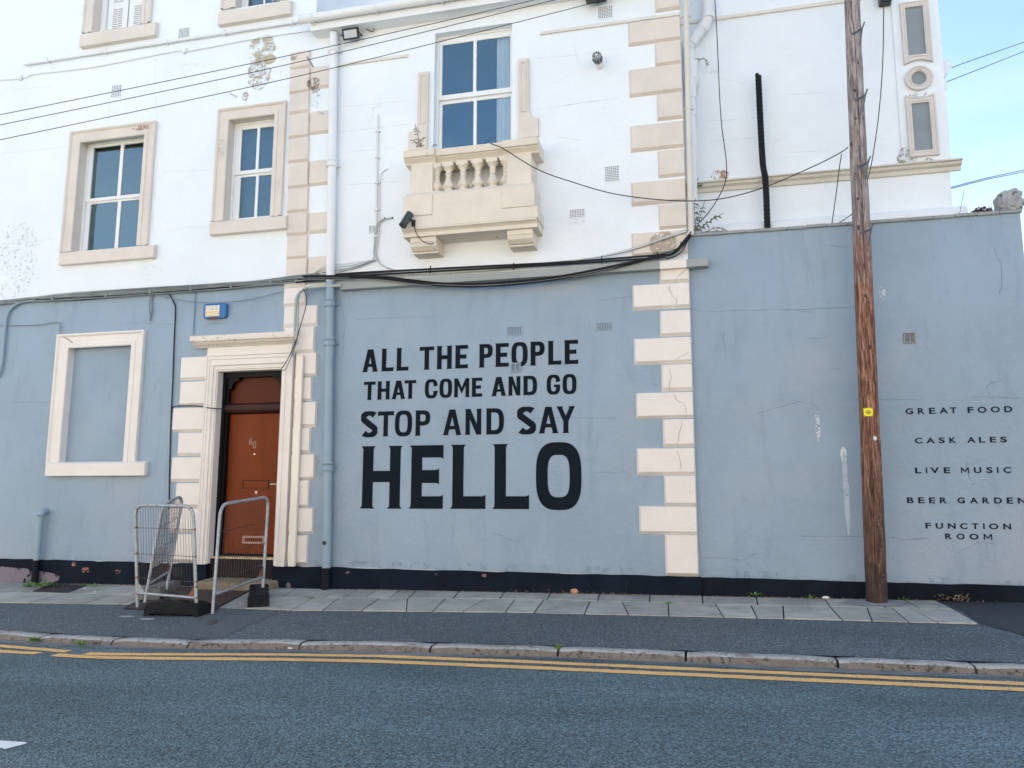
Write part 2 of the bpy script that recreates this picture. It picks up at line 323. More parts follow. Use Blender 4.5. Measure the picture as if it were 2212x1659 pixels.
# ------------------------------------------------------------------ ground
g = MB().quad((-600, -600, -1.6), (600, -600, -1.6), (600, 600, -1.6), (-600, 600, -1.6)).build('ground', JOINT, kind='structure')
rx0, rx1 = -38, 38
road = MB().add([(rx0, -45, rz_(rx0)), (rx1, -45, rz_(rx1)), (rx1, 1, rz_(rx1)), (rx0, 1, rz_(rx0))], [(0, 1, 2, 3)]).build('road', ROADM, kind='structure')

KF = [(-30, -3.2), (-14, -3.05), (-9, -3.08), (-6.906, -3.142), (-6.301, -3.20), (-5.524, -3.225), (-4.692, -3.235), (-3.841, -3.11), (-3.1, -3.03), (-2.386, -3.0), (-1.229, -2.965), (-.15, -2.975), (1.035, -2.987), (2.324, -3.0), (6, -3.0), (30, -3.0)]
def kf(x):
    for (a, b), (c, d) in zip(KF, KF[1:]):
        if a <= x <= c: return b+(d-b)*(x-a)/(c-a)
    return -3.
# footway asphalt as one grid sheet up to the back of the kerb
KW = .19
xs = sorted(set([a for a, b in KF]+[-12, -10, -8, -7.5, 4, 5]))
mb = MB(); vs = []
for x in xs: vs += [(x, kf(x)+KW-.01, gz(x, kf(x)+KW)), (x, .6, gz(x, .6))]
mb.add(vs, [(2*i, 2*i+2, 2*i+3, 2*i+1) for i in range(len(xs)-1)])
pav = mb.build('pavement', PAVEM, kind='structure')

# kerb stones: joints measured along the kerb
J = [-19, -17.4, -15.9, -14.3, -12.7, -11.2, -9.6, -7.95]+[GP(x, y).x for x, y in ((97, 1372), (241, 1383), (404, 1390), (648, 1390), (928, 1397), (1204, 1405), (1481, 1416), (1811, 1429), (2110, 1441))]+[3.55, 4.9, 6.4, 7.9, 9.4, 11, 12.6]
for ja, jb in zip(J, J[1:]):
    a, b = ja+.010, jb-.010; n = 6; rows = []; dz = random.uniform(-.004, .004); dy = random.uniform(-.006, .006)
    for i in range(n+1):
        x = a+(b-a)*i/n; yf = kf(x)+dy; zt = gz(x, kf(x))+.006+dz+random.uniform(-.002, .002); rb = rz_(x)-.03
        e = .012 if i in (0, n) else 0
        yf += random.uniform(-.003, .003)
        rows.append([(x, yf+KW, zt-.02), (x, yf+KW-.012, zt-e*.6), (x, yf+.055, zt-e*.5), (x, yf+.025, zt-.010-e), (x, yf+.006+e, zt-.030), (x, yf+e, zt-.055), (x, yf-.012, rb)])
    mbk = MB(); m_ = 7; vs = [p for r in rows for p in r]
    mbk.add(vs, [(i*m_+k, (i+1)*m_+k, (i+1)*m_+k+1, i*m_+k+1)[::-1] for i in range(n) for k in range(m_-1)], True)
    mbk.add(rows[0], [tuple(range(m_))]); mbk.add(rows[-1], [tuple(range(m_))[::-1]])
    ks = mbk.build('kerb_stone', [KERB, KERBF], pav)
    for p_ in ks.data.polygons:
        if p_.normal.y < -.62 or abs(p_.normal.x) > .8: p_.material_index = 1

# yellow lines and centre dash
def strip(cent, wd, m, name, parent, zoff=.004, jit=.006, step=.10):
    mbs = MB(); P = []; x = cent[0][0]
    while x <= cent[-1][0]:
        for (a, b), (c, d) in zip(cent, cent[1:]):
            if a <= x <= c: P.append((x, b+(d-b)*(x-a)/(c-a))); break
        x += step
    vs = []
    for x, y in P:
        j1 = random.uniform(-jit, jit); j2 = random.uniform(-jit, jit)
        vs += [(x, y-wd/2+j1, rz_(x)+zoff), (x, y+wd/2+j2, rz_(x)+zoff)]
    mbs.add(vs, [(2*i, 2*i+2, 2*i+3, 2*i+1) for i in range(len(P)-1)]); return mbs.build(name, m, parent)
yl = lambda pts: [(GR(x, y).x, GR(x, y).y) for x, y in pts]
k1 = [(-20, -3.24), (-9, -3.30)]+yl([(0, 1396), (97, 1404), (158, 1409)])
k1b = yl([(184, 1412.5), (241, 1414), (400, 1414.3), (594, 1414.6), (820, 1418)])+[(-1.46, -3.195), (2.23, -3.255), (14, -3.2)]
k2 = [(-20, -3.47), (-9, -3.52)]+yl([(0, 1407.5), (92, 1412.7)])
k2b = yl([(118, 1415), (170, 1419), (241, 1421.5), (400, 1423.5), (594, 1425), (820, 1429.5)])+[(-1.42, -3.405), (2.16, -3.44), (14, -3.42)]
for k, w_ in ((k1, .10), (k1b, .105), (k2, .10), (k2b, .11)): strip(k, w_, YEL, 'yellow_line', road)
P = [GR(x, y) for x, y in ((60, 1605), (52, 1609), (10, 1620), (4, 1617), (-30, 1622), (-260, 1640), (-300, 1600), (-40, 1600), (0, 1601))]
MB().add([(p.x, p.y, p.z+.004) for p in P], [tuple(range(len(P)))]).build('white_centre_line', WPAINT, road)

gv = []
for i in range(160):
    x = -22+i*.25; gv += [(x, kf(x)+.02, rz_(x)+.003), (x, kf(x)-.10-.05*math.sin(x*1.7)+random.uniform(-.012, .012), rz_(x)+.003)]
MB().add(gv, [(2*i+1, 2*i+3, 2*i+2, 2*i) for i in range(159)]).build('gutter_silt', mat('gutter_silt', (.15, .165, .165), .9, .2, 6, .004, 70, layers=((9, .55, .68, (.09, .10, .10), (1, 1, 1)),)), road)
# bedding under the slabs, then the slabs one by one
def px_line(pts):
    def f(x):
        for (a, b), (c, d) in zip(pts, pts[1:]):
            if x <= c: return b+(d-b)*(x-a)/(c-a)
        (a, b), (c, d) = pts[-2:]; return b+(d-b)*(x-a)/(c-a)
    return f
ytop = lambda x: -.036                     # foot of the plinth
def wline(pts):
    q = [GP(*p) for p in pts]; q = [(p.x, p.y) for p in q]
    return px_line(q)
ydiv = wline([(0, 1281), (130, 1284), (602, 1291), (1134, 1296), (1600, 1308), (1960, 1316), (2212, 1322)])
ybot = wline([(0, 1303.5), (270, 1307), (625, 1320), (1134, 1325), (1674, 1338), (2112, 1350)])
x_end = 2.55
def gpo(x, y, dz=0.): return (x, y, gz(x, y)+dz)
mb = MB(); xs = [-12+.35*i for i in range(42)]+[x_end]; vs = []
for x in xs: vs += [gpo(x, ybot(x)+.004, .002), gpo(x, .02, .002)]
mb.add(vs, [(2*i, 2*i+2, 2*i+3, 2*i+1) for i in range(len(xs)-1)]).build('joint_bedding', JOINT, pav)
def slab(c, dz):
    c = [Vector((x, y)) for x, y in c]; ce = sum(c, Vector((0, 0)))/len(c)
    s_ = []
    for p in c: s_.append(Vector((p.x+math.copysign(.007, ce.x-p.x), p.y+math.copysign(.013, ce.y-p.y))))
    t = [(ce+(p-ce)*(1-.014)) for p in s_]; tx = random.uniform(-.004, .004); ty = random.uniform(-.004, .004)
    n = len(c); lo = [gpo(p.x, p.y, -.01) for p in s_]; mi = [gpo(p.x, p.y, .006+dz) for p in s_]; hi = [gpo(p.x, p.y, .011+dz+tx*(p.x-ce.x)+ty*(p.y-ce.y)) for p in t]
    mbb = MB(); mbb.add(lo+mi+hi, [(i, (i+1) % n, n+(i+1) % n, n+i) for i in range(n)]+[(n+i, n+(i+1) % n, 2*n+(i+1) % n, 2*n+i) for i in range(n)]+[tuple(range(2*n, 3*n))])
    return mbb.build('paving_slab', SLAB, pav)
def cornerize(joints, ya, yb, dz=.0):
    for (a0, a1), (b0, b1) in zip(joints, joints[1:]):
        y = random.uniform(0, .0025)
        c = [(a1, yb(a1)), (b1, yb(b1)), (b0, ya(b0)), (a0, ya(a0))]; slab(c, y)
def gj(lst): return [(GP(*a).x, GP(*b).x) for a, b in lst]
v2 = lambda x, y: (540+.2838*x, 1188+.2838*y)
v3 = lambda x, y: (1080+.2838*x, 1188+.2838*y)
v4 = lambda x, y: (1620+.2838*x, 1188+.2838*y)
v1 = lambda x, y: (.2838*x, 1188+.2838*y)
near = [(-11.8, -11.75), (-10.9, -10.85), (-10.1, -10.05), (-9.3, -9.25)]+gj([(v1(430, 340), v1(210, 410)), (v1(860, 345), v1(640, 415)), (v1(1100, 350), v1(900, 420))])
near += gj([(v2(100, 378), v2(-60, 455)), (v2(450, 378), v2(310, 465)), (v2(655, 378), v2(530, 475)), (v2(970, 380), v2(835, 475)), (v2(1190, 378), v2(1180, 477)), (v2(1485, 378), v2(1385, 478)),
            (v2(1720, 425), v2(1620, 478)), (v3(120, 378), v3(45, 478)), (v3(335, 384), v3(260, 482)), (v3(690, 390), v3(645, 490)), (v3(930, 405), v3(980, 500)), (v3(1280, 410), v3(1285, 515)), (v3(1640, 425), v3(1705, 525)),
            (v3(1910, 425), v3(1960, 530)), (v4(255, 435), v4(262, 535)), (v4(605, 435), v4(710, 548)), (v4(925, 475), v4(940, 555)), (v4(1120, 480), v4(1215, 560))])
near += [(x_end-.42, x_end-.35), (x_end, x_end)]
far = [(-11.5, -11.5), (-10.6, -10.6), (-9.8, -9.8), (-9.0, -9.0), (-8.1, -8.1), (-7.3, -7.3), (-6.5, -6.5)]
far += gj([(v2(275, 320), v2(160, 390)), (v2(600, 335), v2(530, 378)), (v2(765, 325), v2(670, 380)), (v2(935, 320), v2(860, 375)), (v2(1120, 322), v2(1050, 375)), (v2(1255, 320), v2(1200, 375)), (v2(1595, 320), v2(1545, 375)), (v2(1945, 322), v2(1905, 375)),
           (v3(395, 325), v3(365, 378)), (v3(765, 335), v3(745, 390)), (v3(1142, 350), v3(1140, 403)), (v3(1540, 365), v3(1545, 415)), (v3(1955, 375), v3(1965, 425)), (v4(590, 400), v4(620, 445))])
far += [(1.9, 1.9), (x_end-.35, x_end-.32), (x_end-.02, x_end)]
cornerize(near, ydiv, ybot); cornerize(far, ytop, ydiv)
# cement collar round the pole
pb = GP(1894, 1308); PX, PY = pb.x, pb.y+.10
c_ = [(PX+.33*math.cos(a)*random.uniform(.8, 1.15), PY-.0+.26*math.sin(a)*random.uniform(.8, 1.15)) for a in [i*math.pi/9 for i in range(18)]]
MB().add([gpo(x, y, .016) for x, y in c_]+[gpo(PX, PY, .035)], [(i, (i+1) % 18, 18) for i in range(18)], True).build('cement_collar', mat('pale_cement', (.25, .25, .25), .9, .15, 8, .008, 40), pav)
# new tarmac at the right, trench repair, small cover and worn spots
q = [(x_end+.01, -.03), (2.62, -.7), (x_end+.03, -1.33), (2.75, -1.7), (2.78, -2.2), (2.72, -2.79), (30, -2.79), (30, -.03)]
MB().add([gpo(x, y, .005) for x, y in q], [tuple(range(len(q)))]).build('tarmac_patch', NEWM, pav)
q = [GP(*v2(190, 480)), GP(*v1(1690, 672)), GP(*v1(1240, 662)), GP(*v1(1540, 520)), GP(*v1(1560, 475))]
MB().add([(p.x, p.y, p.z+.004) for p in q], [tuple(range(len(q)))[::-1]]).build('trench_repair', PATCHM, pav)
q = [GP(*v1(1550, 570)), GP(*v1(1615, 572)), GP(*v1(1668, 545)), GP(*v1(1610, 535))]
MB().add([(p.x, p.y, p.z+.007) for p in q], [(0, 1, 2, 3)]).build('water_stop_cover', TREAD, pav)
for cx_, cy_, rx_, ry_ in ((*v1(962, 508), .12, .035), (*v1(1118, 528), .10, .05)):
    p = GP(cx_, cy_); q = [(p.x+rx_*math.cos(a*.5236)*random.uniform(.7, 1.1), p.y+ry_*math.sin(a*.5236)*random.uniform(.7, 1.1)) for a in range(12)]
    MB().add([gpo(x, y, .004) for x, y in q], [tuple(range(12))]).build('paint_splash', mat('dried_paint', (.42, .42, .38), .8, .2, 20), pav)

# added terrace across the street, unseen behind the camera: reflects in glass, bounces light
FACADE = mat('pale_bounce_facade', (.60, .50, .38), .85, .2, 6, .004, 20)  # facade colour paled to throw more bounce light on the fronts
op = MB().box(-34, 30, -25, -17.5, -1.2, 7.4).build('added_houses_opposite', FACADE, kind='structure')
MB().add([(-34.3, -17.2, 7.35), (30.3, -17.2, 7.35), (30.3, -21.2, 9.8), (-34.3, -21.2, 9.8), (-34.3, -25.3, 7.35), (30.3, -25.3, 7.35)], [(0, 1, 2, 3), (3, 2, 5, 4)]).build('roof', ROOF, op)
for i in range(16):
    for z_ in (.9, 4.4): 
        if z_ < 2 and i % 3 == 0: continue
        MB().box(-32.5+4*i, -31.3+4*i, -17.56, -17.45, z_, z_+1.7).build('window', UPVC, op); MB().quad((-31.4+4*i, -17.435, z_+.1), (-32.4+4*i, -17.435, z_+.1), (-32.4+4*i, -17.435, z_+1.6), (-31.4+4*i, -17.435, z_+1.6)).build('pane', HOLE, op)

# ------------------------------------------------------------------ building helpers
def rect(x0, x1, z0, z1): return [(x0, z0), (x1, z0), (x1, z1), (x0, z1)]
def architrave(name, o, wd, m, parent, sc=1., bottom=False):
    """three mitred moulded sides round an opening. o = outer x0,x1,z0,z1; wd = face width"""
    pr = [(0, .0), (0, -.055), (.018, -.062), (.035, -.052), (.045, -.034), (.07, -.030), (wd*.62, -.030), (wd*.66, -.044), (wd-.014, -.044), (wd, -.034), (wd, .0)]
    x0, x1, z0, z1 = o; mb = MB()
    for (a, ya), (b, yb) in zip(pr, pr[1:]):
        mb.quad((x0+a, ya*sc, z0), (x0+b, yb*sc, z0), (x0+b, yb*sc, z1-b), (x0+a, ya*sc, z1-a))
        mb.quad((x0+a, ya*sc, z1-a), (x0+b, yb*sc, z1-b), (x1-b, yb*sc, z1-b), (x1-a, ya*sc, z1-a))
        mb.quad((x1-a, ya*sc, z1-a), (x1-b, yb*sc, z1-b), (x1-b, yb*sc, z0), (x1-a, ya*sc, z0))
    return mb.build(name, m, parent)
def reveal(o, depth, m, parent, yf=0.):
    x0, x1, z0, z1 = o; mb = MB()
    mb.quad((x0, yf, z0), (x0, depth, z0), (x0, depth, z1), (x0, yf, z1)); mb.quad((x1, depth, z0), (x1, yf, z0), (x1, yf, z1), (x1, depth, z1))
    mb.quad((x0, yf, z1), (x0, depth, z1), (x1, depth, z1), (x1, yf, z1)); mb.quad((x0, depth, z0), (x0, yf, z0), (x1, yf, z0), (x1, depth, z0))
    return mb.build('reveal', m, parent)
def sash_window(parent, o, cols, up_z, lo_z, depth=.15, gl=GLASS, m=UPVC, step=.03):
    """window part with frame, sashes and four panes (o = opening in the wall)"""
    x0, x1, z0, z1 = o; zm = (up_z[0]+lo_z[1])/2
    f = MB().shape(rect(x0, x1, z0, z1), [rect(x0+.028, x1-.028, z0+.02, z1-.028)], depth-.015, depth+.07).build('window', m, parent, bevel=.003)
    e = .026
    us = MB().shape(rect(x0+e, x1-e, zm-.012, z1-e), [rect(a, b, *up_z) for a, b in cols], depth, depth+.03).build('upper_sash', m, f, bevel=.004)
    ls = MB().shape(rect(x0+e, x1-e, z0+.018, zm+.014), [rect(a, b, *lo_z) for a, b in cols], depth+step, depth+step+.03).build('lower_sash', m, f, bevel=.004)
    for a, b in cols:
        for (za, zb), yy in ((up_z, depth+.016), (lo_z, depth+step+.016)):
            MB().quad((a-.004, yy, za-.004), (b+.004, yy, za-.004), (b+.004, yy, zb+.004), (a-.004, yy, zb+.004)).build('pane', gl, f)
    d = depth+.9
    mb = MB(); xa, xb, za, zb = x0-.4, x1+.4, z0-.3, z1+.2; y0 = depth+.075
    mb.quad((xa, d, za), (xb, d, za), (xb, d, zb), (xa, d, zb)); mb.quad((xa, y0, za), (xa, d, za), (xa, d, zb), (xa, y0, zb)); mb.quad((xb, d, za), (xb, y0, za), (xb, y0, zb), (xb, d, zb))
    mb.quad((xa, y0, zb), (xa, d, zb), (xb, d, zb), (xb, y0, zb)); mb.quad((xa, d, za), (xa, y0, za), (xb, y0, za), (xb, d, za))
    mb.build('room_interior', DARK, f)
    return f
def sill(l, r, t, b, m, parent, proj=.085, y=-.085):
    x0, x1, z0, z1 = RR(l, r, t, b, y)
    return MB().extrude_x([(y, z0), (.0, z0), (.0, z1+.03), (-.02, z1+.03), (y, z1)], x0, x1).build('sill', m, parent, bevel=.006)
def quoin(x0, x1, z0, z1, m, parent, y=-.042, base=0.):
    g_ = .0006; c = .020+random.uniform(0, .008); z0 += g_; z1 -= g_; x0 += random.uniform(-.006, .006)
    b = [(x0, base, z0), (x1, base, z0), (x1, base, z1), (x0, base, z1)]
    f = [(x0+c, y, z0+c*1.6), (x1-c*.5, y, z0+c*1.6), (x1-c*.5, y, z1-c*.5), (x0+c, y, z1-c*.5)]
    return MB().add(b+f, [(4, 5, 6, 7), (0, 1, 5, 4), (1, 2, 6, 5), (2, 3, 7, 6), (3, 0, 4, 7)]).build('quoin_block', m, parent, bevel=.003)

# ------------------------------------------------------------------ LEFT HOUSE
XL, XR, ZT = -15., W(668, 400).x, 12.
lh = thing('house', (-9, 0, 0), 'tall white house at the left with grey ground floor and bricked-up window', 'house')
zb_l = .305                                 # top of plinth
z_split = lambda x: None
zs = W(300, 633).z                          # white / grey change, level along the wall
w1 = RR((167, 426), (313, 408), (245, 295), (233, 538)); w2 = RR((491, 363), (593, 345), (545, 254), (543, 473))
w4 = list(RR((204, 40), (312, 20), (258, 20), (258, 62))); w4[3] = w4[2]+1.9
w5 = list(RR((512, 8), (604, 6), (549, 10), (549, 12))); w5[3] = w5[2]+1.6
bl = RR((141, 880), (290, 860), (228, 740), (216, 1002)); dr = RR((461, 1000), (601, 1000), (540, 800), (530, 1210))
MB().shape(rect(XL, XR, zs, ZT), [rect(*w1), rect(*w2), rect(*w4), rect(*w5)], 0.).build('upper_wall', WHITE, lh)
MB().shape([(XL, zb_l), (dr[0], zb_l), (dr[0], dr[3]), (dr[1], dr[3]), (dr[1], zb_l), (XR, zb_l), (XR, zs), (XL, zs)], [rect(*bl)], 0.).build('lower_wall', GREY, lh)
mb = MB().box(XL, XL+.3, .01, 9, -.4, ZT); mb.box(XR-.3, XR, .01, 9, 7.5, ZT); mb.box(XL, XR, 8.7, 9, -.4, ZT); mb.build('side_wall', WHITE, lh)
MB().box(XL-.1, XR+.1, -.3, 9.1, ZT, ZT+.15).build('roof', ROOF, lh)
def plinth(x0, x1, zt, parent, y=-.034):
    n = max(2, int((x1-x0)/.18)); mb = MB(); vs = []; 
    for i in range(n+1):
        x = x0+(x1-x0)*i/n; j = random.uniform(-.006, .006)
        vs += [(x, y-.004, -.35), (x, y+random.uniform(-.003, .003), zt-.018+j), (x, .0, zt+j)]
    mb.add(vs, [(3*i+k, 3*i+3+k, 3*i+4+k, 3*i+1+k) for i in range(n) for k in (0, 1)], True); return mb.build('plinth', PLINTH, parent)
plinth(XL, dr[0]-.0, zb_l, lh); plinth(dr[1]+.0, XR, zb_l, lh)
# first floor window 1
f = W(187, 426, .15)
def colsx(lst, yy, dep): return [(W(a, yy, dep).x, W(b, yy, dep).x) for a, b in lst]
def rowz(t, b, dep): return (W(*b, dep).z, W(*t, dep).z)
c1 = [(W(199, 375, .15).x, W(257, 375, .15).x), (W(264.5, 370, .15).x, w1[1]-.075)]
win1 = sash_window(lh, w1, c1, rowz((230, 317), (228, 426), .15), (w1[2]+.065, W(226, 437, .15).z), .14)
reveal(w1, .14, BEIGE, win1)
architrave('architrave', RR((145, 417), (331, 400), (243, 276), (232, 538)), w1[0]-W(145, 417).x, BEIGE, win1)
sill((126, 559), (331, 541), (228, 538), (228, 564), BEIGE, win1)
c2 = [(W(521, 330, .15).x, W(554, 330, .15).x), (W(560, 330, .15).x, w2[1]-.065)]
win2 = sash_window(lh, w2, c2, rowz((558, 277), (555, 366), .15), rowz((559, 380), (559, 468), .18), .14, FROST)
reveal(w2, .14, BEIGE, win2)
architrave('architrave', RR((468, 350), (617, 317), (545, 230), (543, 473)), w2[0]-W(468, 350).x, BEIGE, win2)
sill((452, 493), (618, 480), (535, 473), (535, 500), BEIGE, win2)
# top floor windows (only their lower parts show)
win5 = sash_window(lh, w5, [(W(534, 5, .15).x, W(567, 5, .15).x), (W(571, 5, .15).x, w5[1]-.07)], (w5[2]+.85, w5[3]-.08), (w5[2]+.07, w5[2]+.78), .14)
reveal(w5, .14, BEIGE, win5); architrave('architrave', (W(481, 5).x, W(622, 5).x, w5[2], w5[3]+.16), w5[0]-W(481, 5).x, BEIGE, win5)
sill((470, 38), (627, 17), (549, 14), (549, 41), BEIGE, win5)
x0, x1, z0, z1 = w4
win4 = MB().shape(rect(x0, x1, z0, z1), [rect(x0+.09, x1-.05, z0+.03, z1-.05)], .13, .2).build('window', UPVC, lh, bevel=.003)
reveal(w4, .13, BEIGE, win4); architrave('architrave', (W(184, 40).x, W(330, 20).x, z0, z1+.16), x0-W(184, 40).x, BEIGE, win4)
sill((171, 88), (335, 62), (253, 61), (253, 88), BEIGE, win4)
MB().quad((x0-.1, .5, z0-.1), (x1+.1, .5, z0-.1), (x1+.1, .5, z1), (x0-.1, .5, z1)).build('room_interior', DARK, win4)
a0, a1 = x0+.10, x1-.055; mid = (a0+a1)/2
for xa, xb in ((a0, mid-.012), (mid+.012, a1)):
    wdt = xb-xa; holes = []
    for r0 in (z0+.10, z0+.62, z0+1.14):
        for k in range(11):
            zz = r0+k*.038
            holes.append(rect(xa+wdt*.26, xa+wdt*.49, zz, zz+.016)); holes.append(rect(xa+wdt*.51, xb-wdt*.26, zz, zz+.016))
    MB().shape(rect(xa, xb, z0+.04, z1-.06), holes, .17, .195).build('louvred_shutter', UPVC, win4)
# bricked-up window
bw = MB().quad((bl[0], .09, bl[2]), (bl[1], .09, bl[2]), (bl[1], .09, bl[3]), (bl[0], .09, bl[3])).build('blind_window', GREY, lh)
reveal(bl, .09, CREAM, bw)
architrave('architrave', RR((115, 880), (306, 860), (221, 719), (216, 1002)), bl[0]-W(115, 880).x, CREAM, bw)
sill((97, 1015), (312, 1011), (205, 1001), (205, 1028), CREAM, bw)

# ---- doorway
DD = .17
dw = MB().box(dr[0], dr[1], DD+.095, DD+.12, .2, dr[3]).build('doorway', DOORK, lh)
mb = MB(); mb.box(dr[0]-.02, dr[0]-.003, -.033, DD+.1, -.1, .31); mb.box(dr[1]+.003, dr[1]+.02, -.033, DD+.1, -.1, .31); mb.build('reveal_base', PLINTH, dw)
mb = MB(); mb.box(dr[0]-.02, dr[0], 0, DD+.1, .31, dr[3]); mb.box(dr[1], dr[1]+.02, 0, DD+.1, .31, dr[3]); mb.box(dr[0]-.02, dr[1]+.02, 0, DD+.1, dr[3], dr[3]+.02); mb.build('reveal', CREAM, dw)
zd0 = W(540, 1198, DD).z; zt0 = W(545, 893, DD).z; zt1 = W(545, 872, DD).z; ztop = dr[3]
xa, xb = dr[0]+.0, dr[1]
xf = W(492, 1000, DD).x
# black frame with shouldered head
mb = MB(); mb.box(xa, xa+.05, DD-.05, DD+.095, zd0-.03, ztop); mb.box(xb-.06, xb, DD-.05, DD+.095, zd0-.03, ztop)
mb.box(xa+.05, xa+.085, DD-.02, DD+.095, zd0, ztop); mb.box(xa+.05, xb-.06, DD-.05, DD+.06, ztop-.075, ztop)
def corner(cx, cz, sg):
    pts = [(cx, cz), (cx+sg*.17, cz), (cx+sg*.17, cz-.035), (cx+sg*.13, cz-.045), (cx+sg*.10, cz-.06), (cx+sg*.07, cz-.085), (cx+sg*.055, cz-.12), (cx+sg*.045, cz-.17), (cx+sg*.0, cz-.17)]
    if sg < 0: pts = pts[::-1]
    mb.shape([(p[0], p[1]) for p in pts[::-1]], (), DD-.03, DD+.05)
corner(xa+.085, ztop-.075, 1); corner(xb-.06, ztop-.075, -1)
mb.build('door_frame', DOORK, dw)
MB().box(xa+.085, xb-.06, DD+.05, DD+.08, zt1, ztop-.07).build('transom_panel', mat('dark_red_brown_paint', (.085, .020, .010), .3, .1, spec=.1), dw)
MB().extrude_x([(DD-.03, zt0+.015), (DD+.09, zt0), (DD+.09, zt1+.01), (DD-.01, zt1+.01), (DD-.045, zt1-.02), (DD-.045, zt0+.05)], xa+.052, xb-.062).build('transom', DOORR, dw, bevel=.004)
leaf = MB().box(xa+.088, xb-.063, DD+.05, DD+.09, zd0+.01, zt0-.004).build('door', DOORM, dw)
lx0, lx1, lz0, lz1 = RR((520, 1046), (577, 1046), (548, 1037), (548, 1055), DD)
mb = MB(); 
for a in (rect(lx0, lx1, lz1-.008, lz1), rect(lx0, lx1, lz0, lz0+.008), rect(lx0, lx0+.008, lz0+.008, lz1-.008), rect(lx1-.008, lx1, lz0+.008, lz1-.008)): mb.shape(a, (), DD+.044, DD+.05)
mb.build('letterbox_rim', DOORK, dw)
lx0, lx1, lz0, lz1 = RR((520, 1166), (568, 1166), (545, 1158), (545, 1175), DD)
MB().shape(rect(lx0, lx1, lz0, lz1), [rect(lx0+.03, lx1-.03, lz0+.028, lz1-.028)], DD+.038, DD+.05).build('letter_plate', mat('pinkish_aluminium', (.38, .25, .22), .45, .1, metal=.3), dw, bevel=.002)
p0 = W(583, 1046, DD-.005)
mb = MB().tube([p0, p0+Vector((.07, -.005, .0)), p0+Vector((.115, 0, .002)), p0+Vector((.12, .05, .002))], [.008, .010, .011, .011], 8); mb.build('door_handle', BRASS, dw)
p0 = W(550, 981, DD+.05); MB().tube([p0, p0+Vector((0, -.008, 0))], .011, 10).build('spy_hole', BRASS, dw)
p0 = W(550, 1064, DD+.01); MB().shape([(p0.x+.02*math.cos(a)*(1+.3*math.sin(3*a)), p0.z+.028*math.sin(a)*(1+.2*math.cos(2*a))) for a in [i*.5 for i in range(12)]], (), DD+.048).build('scrape', mat('pink_primer', (.75, .5, .42), .7, .05), dw)
def glyph_mesh(ch, font_off=.0):
    cu = bpy.data.curves.new('txt', 'FONT'); cu.body = ch; cu.size = 1; cu.offset = font_off; cu.fill_mode = 'FRONT'; cu.resolution_u = 4
    ob = bpy.data.objects.new('txt', cu); COL.objects.link(ob); bpy.context.view_layer.update()
    me = bpy.data.meshes.new_from_object(ob.evaluated_get(bpy.context.evaluated_depsgraph_get()))
    vs = [tuple(v.co) for v in me.vertices]; fs = [tuple(p.vertices) for p in me.polygons]
    bpy.data.objects.remove(ob); bpy.data.curves.remove(cu); bpy.data.meshes.remove(me)
    xs_ = [v[0] for v in vs]; ys_ = [v[1] for v in vs]; a, b, c, d = min(xs_), max(xs_), min(ys_), max(ys_)
    return [((v[0]-a)/(b-a), (v[1]-c)/(d-c)) for v in vs], fs
GC = {}
def font_letter(ch, x0, x1, z0, z1, y, m, parent, off=.0, rot=0., name='letter', dip=0.):
    if ch == 'M':
        return MB().shape([(x0+(x1-x0)*u, z0+(z1-z0)*v) for u, v in [(0, 0), (.145, 0), (.145, .68), (.5, .16), (.855, .68), (.855, 0), (1, 0), (1, 1), (.87, 1), (.5, .44), (.13, 1), (0, 1)]], (), y).build(name, m, parent)
    if (ch, off) not in GC: GC[(ch, off)] = glyph_mesh(ch, off)
    vs, fs = GC[(ch, off)]; cx, cz = (x0+x1)/2, (z0+z1)/2; out = []
    for u, v in vs:
        x = x0+(x1-x0)*u-cx; z = z0+(z1-z0)*v-cz; out.append((cx+x*math.cos(rot)-z*math.sin(rot), y, cz+x*math.sin(rot)+z*math.cos(rot)))
    return MB().add(out, fs).build(name, m, parent)
NUMM = mat('tarnished_number', (.20, .13, .10), .4, .1, metal=.5)
for ch, px, py in (('6', 542, 953), ('0', 550, 961)):
    c = W(px, py, DD+.05); font_letter(ch, c.x-.028, c.x+.028, c.z-.055, c.z+.055, DD+.046, NUMM, dw, .02, -.12 if ch == '6' else .05, 'door_numeral')
# threshold, riser and step
MB().box(xa-.0, xb, DD-.10, DD+.06, zd0-.055, zd0-.03).build('threshold', mat('worn_cream_threshold', (.55, .42, .25), .7, .35, 12, .004, 40), dw)
MB().box(xa, xb, DD-.12, DD+.06, .12, zd0-.056).build('step_riser', mat('dark_maroon_riser', (.018, .012, .014), .7, .2, 8, .004, 40, spec=.2), dw)
sx0, sx1 = W(418, 1250, -.3).x, W(598, 1250, -.1).x
MB().hexa([(sx0+.03, -.36, gz(-6, -.36)-.05), (sx1, -.36, gz(-6, -.3)-.05), (sx1, .15, 0-.05), (sx0, .15, -.05)], [(sx0+.08, -.33, .105), (sx1-.05, -.33, .10), (sx1, .15, .125), (sx0+.04, .15, .125)]).build('door_step', STONE, dw, bevel=.03, seg=3)

